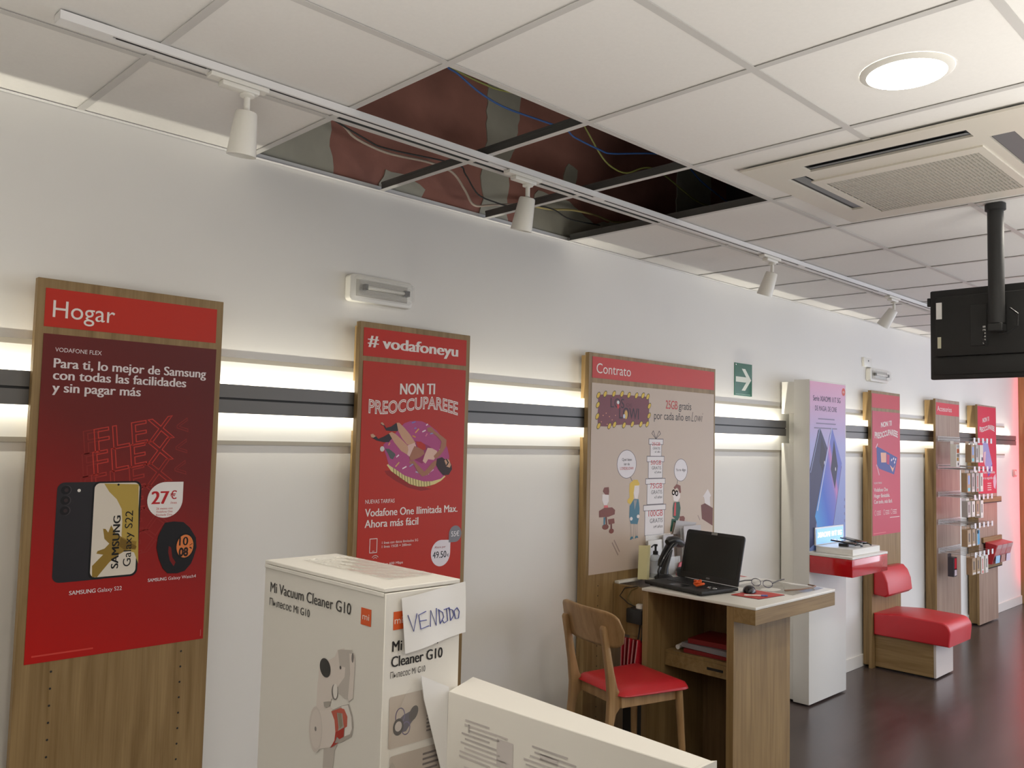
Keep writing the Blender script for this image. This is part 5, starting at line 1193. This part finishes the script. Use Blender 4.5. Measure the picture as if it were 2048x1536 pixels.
for s in (-1, 1):
    m = MB(); m.tube(ASH, [(0.160, s*0.165, SH_-0.001), (0.168, s*0.172, 0.45), (0.180, s*0.185, 0.2), (0.190, s*0.195, 0.0)], 0.02, 10, rs=[(0.021, 0.018), (0.019, 0.016), (0.016, 0.014), (0.012, 0.011)]); obj('leg', m, t, local=True)
    # rear leg continues up as the back post, with a curved knee at the seat
    w_ = 0.014; yy = 0.165 if s > 0 else -0.138
    m = MB()
    outl = [(-0.285, 0), (-0.255, 0.25), (-0.235, 0.42), (-0.225, 0.52), (-0.222, 0.60), (-0.232, 0.70), (-0.252, 0.82), (-0.268, 0.905), (-0.262, 0.918), (-0.248, 0.918), (-0.240, 0.905), (-0.222, 0.82), (-0.198, 0.71), (-0.178, 0.64), (-0.150, 0.60), (-0.120, 0.580), (-0.125, 0.560), (-0.165, 0.552), (-0.185, 0.53), (-0.195, 0.49), (-0.202, 0.42), (-0.225, 0.25), (-0.262, 0)]
    m.prism(ASH, [(x, yy-w_, z) for x, z in outl], (0, 2*w_, 0), 0.004, 2, False); obj('leg', m, t, local=True)
m = MB()
nU, nV = 28, 12
def back(u, v, d=0.0):
    y = (u*2-1)*0.235; q_ = (u*2-1)
    zc = 0.905; hh = 0.082*max(0.0, 1-abs(q_)**7.0)**0.45
    z = zc+(v*2-1)*hh+0.0
    x = -0.222-0.24*(z-0.83)-0.045*(1-q_*q_)+d+0.028
    return (x, y, z)
m.grid(ASH, lambda u, v: back(u, v, 0), nU, nV)
q = obj('backrest', m, t, local=True, solid=0.011)
m = MB(); m.tube(ASH, [(0.175, -0.18, 0.22), (-0.235, -0.138, 0.25)], 0.010, 8); obj('stretcher', m, t, local=True)
m = MB(); m.tube(ASH, [(0.175, 0.18, 0.22), (-0.235, 0.165, 0.25)], 0.010, 8); obj('stretcher', m, t, local=True)

# ================================================================== foreground boxes
VX0, VX1, VY0, VY1, VZ0, VZ1 = 0.827, 0.986, -1.849, -1.457, 0.73, 1.492
t = thing('vacuum_box', 'tall white vacuum cleaner box in the foreground', 'box', (0.906, -1.653, VZ0))
m = MB(); m.box(CARD, VX0, VX1, VY0, VY1, VZ0, VZ1-0.009, 0.0012); obj('carton', m, t)
m = MB()
m.box(CARD, VX0-0.001, VX1+0.0005, VY0+0.002, VY1, VZ1-0.0075, VZ1-0.0005, 0.0012); m.box(CARD, VX0-0.0025, VX0-0.0004, VY0+0.003, VY1-0.002, VZ1-0.0145, VZ1-0.0078, 0.0006); obj('lid', m, t)
DT = (62, 58, 56)
a = Art('X', VX0-0.0003, 0.0003)
q = [(1.481,1.436),(1.756,1.43),(1.48,1.411),(1.625,1.408)]
a.text(DT, 'Mi Vacuum Cleaner G10', 1.4815, 1.4345, 0.0185, 0.272, off=0.012)
a.text(DT, 'Пьıлесос Mi G10', 1.4805, 1.4095, 0.0130, 0.144, off=0.004)
a.rect((222, 92, 40), 1.783, 1.812, 1.4245, 1.4520, 1); a.text((245, 230, 220), 'mi', 1.7975, 1.4335, 0.0105, 0.019, l=2, align='C', off=0.01)
# printed vacuum cleaner
VW = (224, 214, 206); VG = (196, 188, 180); VD = (130, 124, 120)
a.poly(VG, [(1.686,1.202),(1.729,1.219),(1.72,1.203),(1.717,1.174),(1.685,1.165),(1.686,1.194)], 1)
a.poly(VW, [(1.662,1.321),(1.663,1.335),(1.674,1.343),(1.694,1.349),(1.71,1.357),(1.719,1.371),(1.739,1.377),(1.746,1.346),(1.742,1.33),(1.723,1.31),(1.704,1.283),(1.7,1.271),(1.713,1.27),(1.716,1.261),(1.669,1.25),(1.642,1.249),(1.658,1.264),(1.659,1.296)], 1.5)
a.poly(VG, [(1.719,1.37),(1.729,1.373),(1.761,1.378),(1.762,1.367),(1.758,1.296),(1.744,1.295),(1.726,1.299),(1.723,1.31),(1.742,1.33),(1.743,1.346),(1.726,1.345)], 1.8)
a.poly(VW, [(1.754,1.371),(1.768,1.373),(1.771,1.362),(1.769,1.301),(1.757,1.293),(1.754,1.299),(1.758,1.339)], 2)
a.ell((60, 58, 56), *[(1.682,1.333)][0], 0.0175, 0.0155, 3, rot=-0.4); a.ell((80, 76, 74), *[(1.729,1.343)][0], 0.0025, 0.003, 3); a.ell(VD, *[(1.764,1.366)][0], 0.003, 0.008, 3)
a.ell(VD, *[(1.714,1.299)][0], 0.0095, 0.0130, 2.5); a.ell((236, 230, 224), *[(1.716,1.301)][0], 0.007, 0.0125, 3)
a.poly((176, 170, 162), [(1.681,1.275),(1.702,1.281),(1.701,1.273),(1.691,1.267),(1.683,1.268)], 3)
a.poly((228, 218, 210), [(1.65,1.252),(1.708,1.268),(1.717,1.254),(1.722,1.236),(1.719,1.218),(1.704,1.204),(1.666,1.191),(1.651,1.203),(1.644,1.229)], 2.2)
a.ell((214, 204, 196), *[(1.659,1.223)][0], 0.0215, 0.039, 2.6); a.ell((222, 212, 204), *[(1.66,1.224)][0], 0.0175, 0.033, 2.9); a.ell(VD, *[(1.659,1.224)][0], 0.003, 0.004, 3.2)
a.poly((178, 170, 162), [(1.703,1.265),(1.735,1.281),(1.757,1.289),(1.768,1.274),(1.773,1.255),(1.768,1.239),(1.739,1.222),(1.719,1.216),(1.721,1.242),(1.714,1.26)], 1.9)
a.poly((232, 226, 220), [(1.735,1.28),(1.755,1.287),(1.766,1.27),(1.769,1.252),(1.764,1.242),(1.748,1.234),(1.749,1.256),(1.746,1.272)], 2.3)
OC = (196, 96, 78)
a.poly(OC, [(1.706,1.265),(1.733,1.277),(1.745,1.278),(1.755,1.268),(1.755,1.252),(1.747,1.247),(1.744,1.254),(1.74,1.27),(1.723,1.267),(1.73,1.244),(1.728,1.236),(1.721,1.234),(1.717,1.253)], 3)
a.poly((176, 50, 36), [(1.721,1.234),(1.73,1.239),(1.747,1.249),(1.746,1.233),(1.734,1.226),(1.726,1.228),(1.719,1.215),(1.732,1.22),(1.707,1.204),(1.719,1.22)], 3.2)
a.poly((150, 140, 120), [(1.726,1.266),(1.736,1.269),(1.742,1.25),(1.733,1.243)], 2.9)
f1 = a.finish('printed_front', t)
a = Art('Y', VY0-0.0003, 0.0003)
a.rect((222, 92, 40), 0.8435, 0.864, 1.4235, 1.4525, 1); a.text((245, 230, 220), 'mi', 0.8537, 1.433, 0.011, 0.016, l=2, align='C')
a.text((34, 30, 30), 'Mi Vacuum', 0.843, 1.3895, 0.0165, 0.0945, off=0.018); a.text((34, 30, 30), 'Cleaner G10', 0.842, 1.365, 0.0165, 0.106, off=0.018); a.text((70, 64, 62), 'Пьıлесос Mi G10', 0.841, 1.3475, 0.0098, 0.071)
a.rrect((196, 184, 172), 0.841, 0.945, 1.236, 1.318, 0.004, 1)
a.poly((96, 92, 108), [(0.8508,1.271),(0.8544,1.275),(0.8693,1.285),(0.8822,1.288),(0.8957,1.278),(0.8855,1.269),(0.8756,1.258),(0.8627,1.258),(0.8536,1.262)], 2)
a.ell((70, 66, 66), *[(0.8598,1.268)][0], 0.0105, 0.0135, 2.5); a.ell((200, 190, 184), *[(0.8597,1.269)][0], 0.0070, 0.008, 3); a.ell((84, 80, 80), *[(0.8901,1.284)][0], 0.0085, 0.0125, 2.5, rot=-.5)
a.ring((120, 110, 150), *[(0.8629,1.285)][0], 0.009, 0.012, 0.0015, 2.2); a.ring((120, 110, 150), *[(0.8754,1.263)][0], 0.008, 0.010, 0.0015, 2.2)
a.lines((110, 100, 96), 0.918, 0.945, 1.250, 1.304, 10, 0.0028, 2)
a.rrect((190, 178, 166), 0.845, 0.95, 1.10, 1.224, 0.004, 1); a.poly((176, 166, 154), [(0.842, 1.10), (0.842, 1.205), (0.85, 1.216), (0.857, 1.205), (0.864, 1.10)], 1.5)
a.lines((104, 94, 92), 0.912, 0.948, 1.09, 1.213, 16, 0.0035, 2, 0.15)
a.finish('printed_side', t)
# sticky tape on the lid
m = MB()
def tape(u, v):
    x = VX0+0.05+0.10*v; y = VY0+0.06+0.28*u
    return (x, y, VZ1+0.0012+0.0016*abs(math.sin(23*u+5*v))*abs(math.sin(11*v+4*u)))
m.grid(mat('clear_tape', (0.80, 0.78, 0.73), 0.04, alpha=0.38, spec=1.0, coat=1.0), tape, 40, 18); obj('tape', m, t)
# handwritten note
m = MB(); NZ = 0.0
def note(u, v):
    a0 = Vector((0.856, 0, 1.474)); b0 = Vector((0.994, 0, 1.487)); c0 = Vector((0.862, 0, 1.385)); d0 = Vector((0.992, 0, 1.402))
    p_ = (a0*(1-u)+b0*u)*(1-v)+(c0*(1-u)+d0*u)*v
    return (p_.x, VY0-0.004-0.006*v-0.003*math.sin(6*u), p_.z)
m.grid(PAPER, note, 14, 10); t = obj('paper_note', m); tag(t, 'white handwritten note reading VENDIDO taped to the vacuum cleaner box', 'note')
a = Art('Y', VY0-0.0035, 0.0)
INKB = mat('blue_pen', lin((60, 72, 150)), 0.4)
m = MB()
def nl(*pts):
    out = []
    for x, z in pts:
        u = (x-0.858)/0.136; v = ((1.474+0.013*u)-z)/(0.089-0.004*u)
        out.append(Vector(note(u, max(0, min(1, v))))+Vector((0, -0.0010, 0)))
    m.tube(INKB, out, 0.00075, 5)
for st_ in ([(0.8668,1.446),(0.876,1.419),(0.8841,1.447)], [(0.9029,1.448),(0.8874,1.444),(0.8903,1.421),(0.9081,1.424)], [(0.8888,1.434),(0.9034,1.434)], [(0.9113,1.422),(0.9135,1.448),(0.9252,1.422),(0.9274,1.45)], [(0.9329,1.447),(0.9349,1.424)], [(0.9307,1.447),(0.9418,1.441),(0.9443,1.433),(0.9349,1.423)], [(0.945,1.445),(0.9581,1.447)], [(0.9515,1.446),(0.9534,1.426),(0.9447,1.423),(0.9412,1.428)], [(0.9582,1.446),(0.9601,1.425)], [(0.956,1.445),(0.965,1.442),(0.9676,1.433),(0.9601,1.425)], [(0.975,1.445),(0.9685,1.44),(0.9712,1.427),(0.9779,1.427),(0.9798,1.438),(0.975,1.445)]): nl(*st_)
obj('handwriting', m, t)
# loose plastic-covered sheet leaning on the box
m = MB()
q = [(0.8978,1.344),(0.9544,1.317),(0.9864,1.173),(0.9434,1.178),(0.9035,1.306)]
m.prism(PAPER, [(q[0][0], -1.856, q[0][1]), (q[1][0], -1.860, q[1][1]), (q[2][0], -1.862, q[2][1]), (0.995, -1.862, 1.03), (0.955, -1.862, 1.03), (q[3][0], -1.862, q[3][1]), (q[4][0], -1.858, q[4][1])], (0, -0.0015, 0)); t = obj('paper_sheet', m); tag(t, 'blank white sheet between the vacuum cleaner box and the flat box', 'paper')
m = MB(); q = [(0.8986,1.343),(0.9043,1.305),(0.9442,1.178),(0.833,1.205),(0.8437,1.276),(0.8677,1.323)]
m.poly(mat('film_thin', (0.80, 0.78, 0.75), 0.12, alpha=0.10), [(u, -1.858, v) for u, v in q]); obj('plastic_cover', m, t)
# flat white box lying on edge in front
t = thing('flat_box', 'long white flat box on edge in the foreground, with faint grey print', 'box', (1.0, -2.1, 0.73))
BZ1 = 1.31
q = [(0.9522,-1.863),(1.044,-1.822),(1.023,-2.329),(0.9775,-2.329)]
L0, B0, E0, F0 = q
dv = Vector((F0[0]-L0[0], F0[1]-L0[1])); 
m = MB(); m.prism(CARD, [(L0[0], L0[1], 0.73), (B0[0], B0[1], 0.73), (E0[0], E0[1], 0.73), (F0[0], F0[1], 0.73)], (0, 0, BZ1-0.73-0.0), 0.0012); obj('carton', m, t)
m = MB(); m.prism(CARD, [(E0[0]-.004, E0[1]-.001, BZ1-.02), (E0[0]+.003, E0[1]-.006, BZ1-.02), (F0[0]+.003, F0[1]-.006, BZ1-.02), (F0[0]-.0, F0[1]-.001, BZ1-.02)], (0, 0, 0.021)); obj('end_flap', m, t)
m = MB(); nx = Vector((-dv.y, dv.x)).normalized()
if nx.x > 0: nx = -nx
PR_ = [mat('print_'+str(k), (g_, g_*.93, g_*.90), .6) for k, g_ in enumerate((0.70, 0.64, 0.57))]
ln = dv.length; dd = dv.normalized()
def pq(u0, u1, z0, z1, k):
    P = [(L0[0]+dd.x*u+nx.x*.0006, L0[1]+dd.y*u+nx.y*.0006, z) for u, z in ((u0, z0), (u1, z0), (u1, z1), (u0, z1))]; m.poly(PR_[k], P)
random.seed(3)
for (ua, ub, za, zb_) in ((0.03, 0.15, 1.212, 1.275), (0.17, 0.30, 1.20, 1.27), (0.035, 0.15, 1.13, 1.20), (0.18, 0.30, 1.12, 1.185), (0.32, 0.44, 1.17, 1.25)):
    z = zb_
    while z > za:
        w_ = (ub-ua)*(0.45+0.5*random.random()); pq(ua+0.2*(ub-ua)*random.random(), ua+w_, z-0.0028, z, random.choice((0, 1, 1, 2))); z -= 0.0075
pq(0.115, 0.150, 1.222, 1.262, 0); pq(0.05, 0.054, 1.255, 1.268, 2); pq(0.205, 0.24, 1.252, 1.262, 0)
obj('printed_front', m, t)
# counter that carries the two boxes (below the picture)
t = thing('display_counter', 'low wooden counter carrying the vacuum cleaner box and the flat box', 'counter', (0.98, -1.95, 0))
m = MB(); m.box(OAKH, 0.74, 1.30, -2.60, -1.36, 0.70, 0.7295, 0.003); obj('top', m, t)
m = MB(); m.box(OAK, 0.78, 1.26, -2.56, -1.40, 0.0, 0.6995, 0.002); obj('body', m, t)
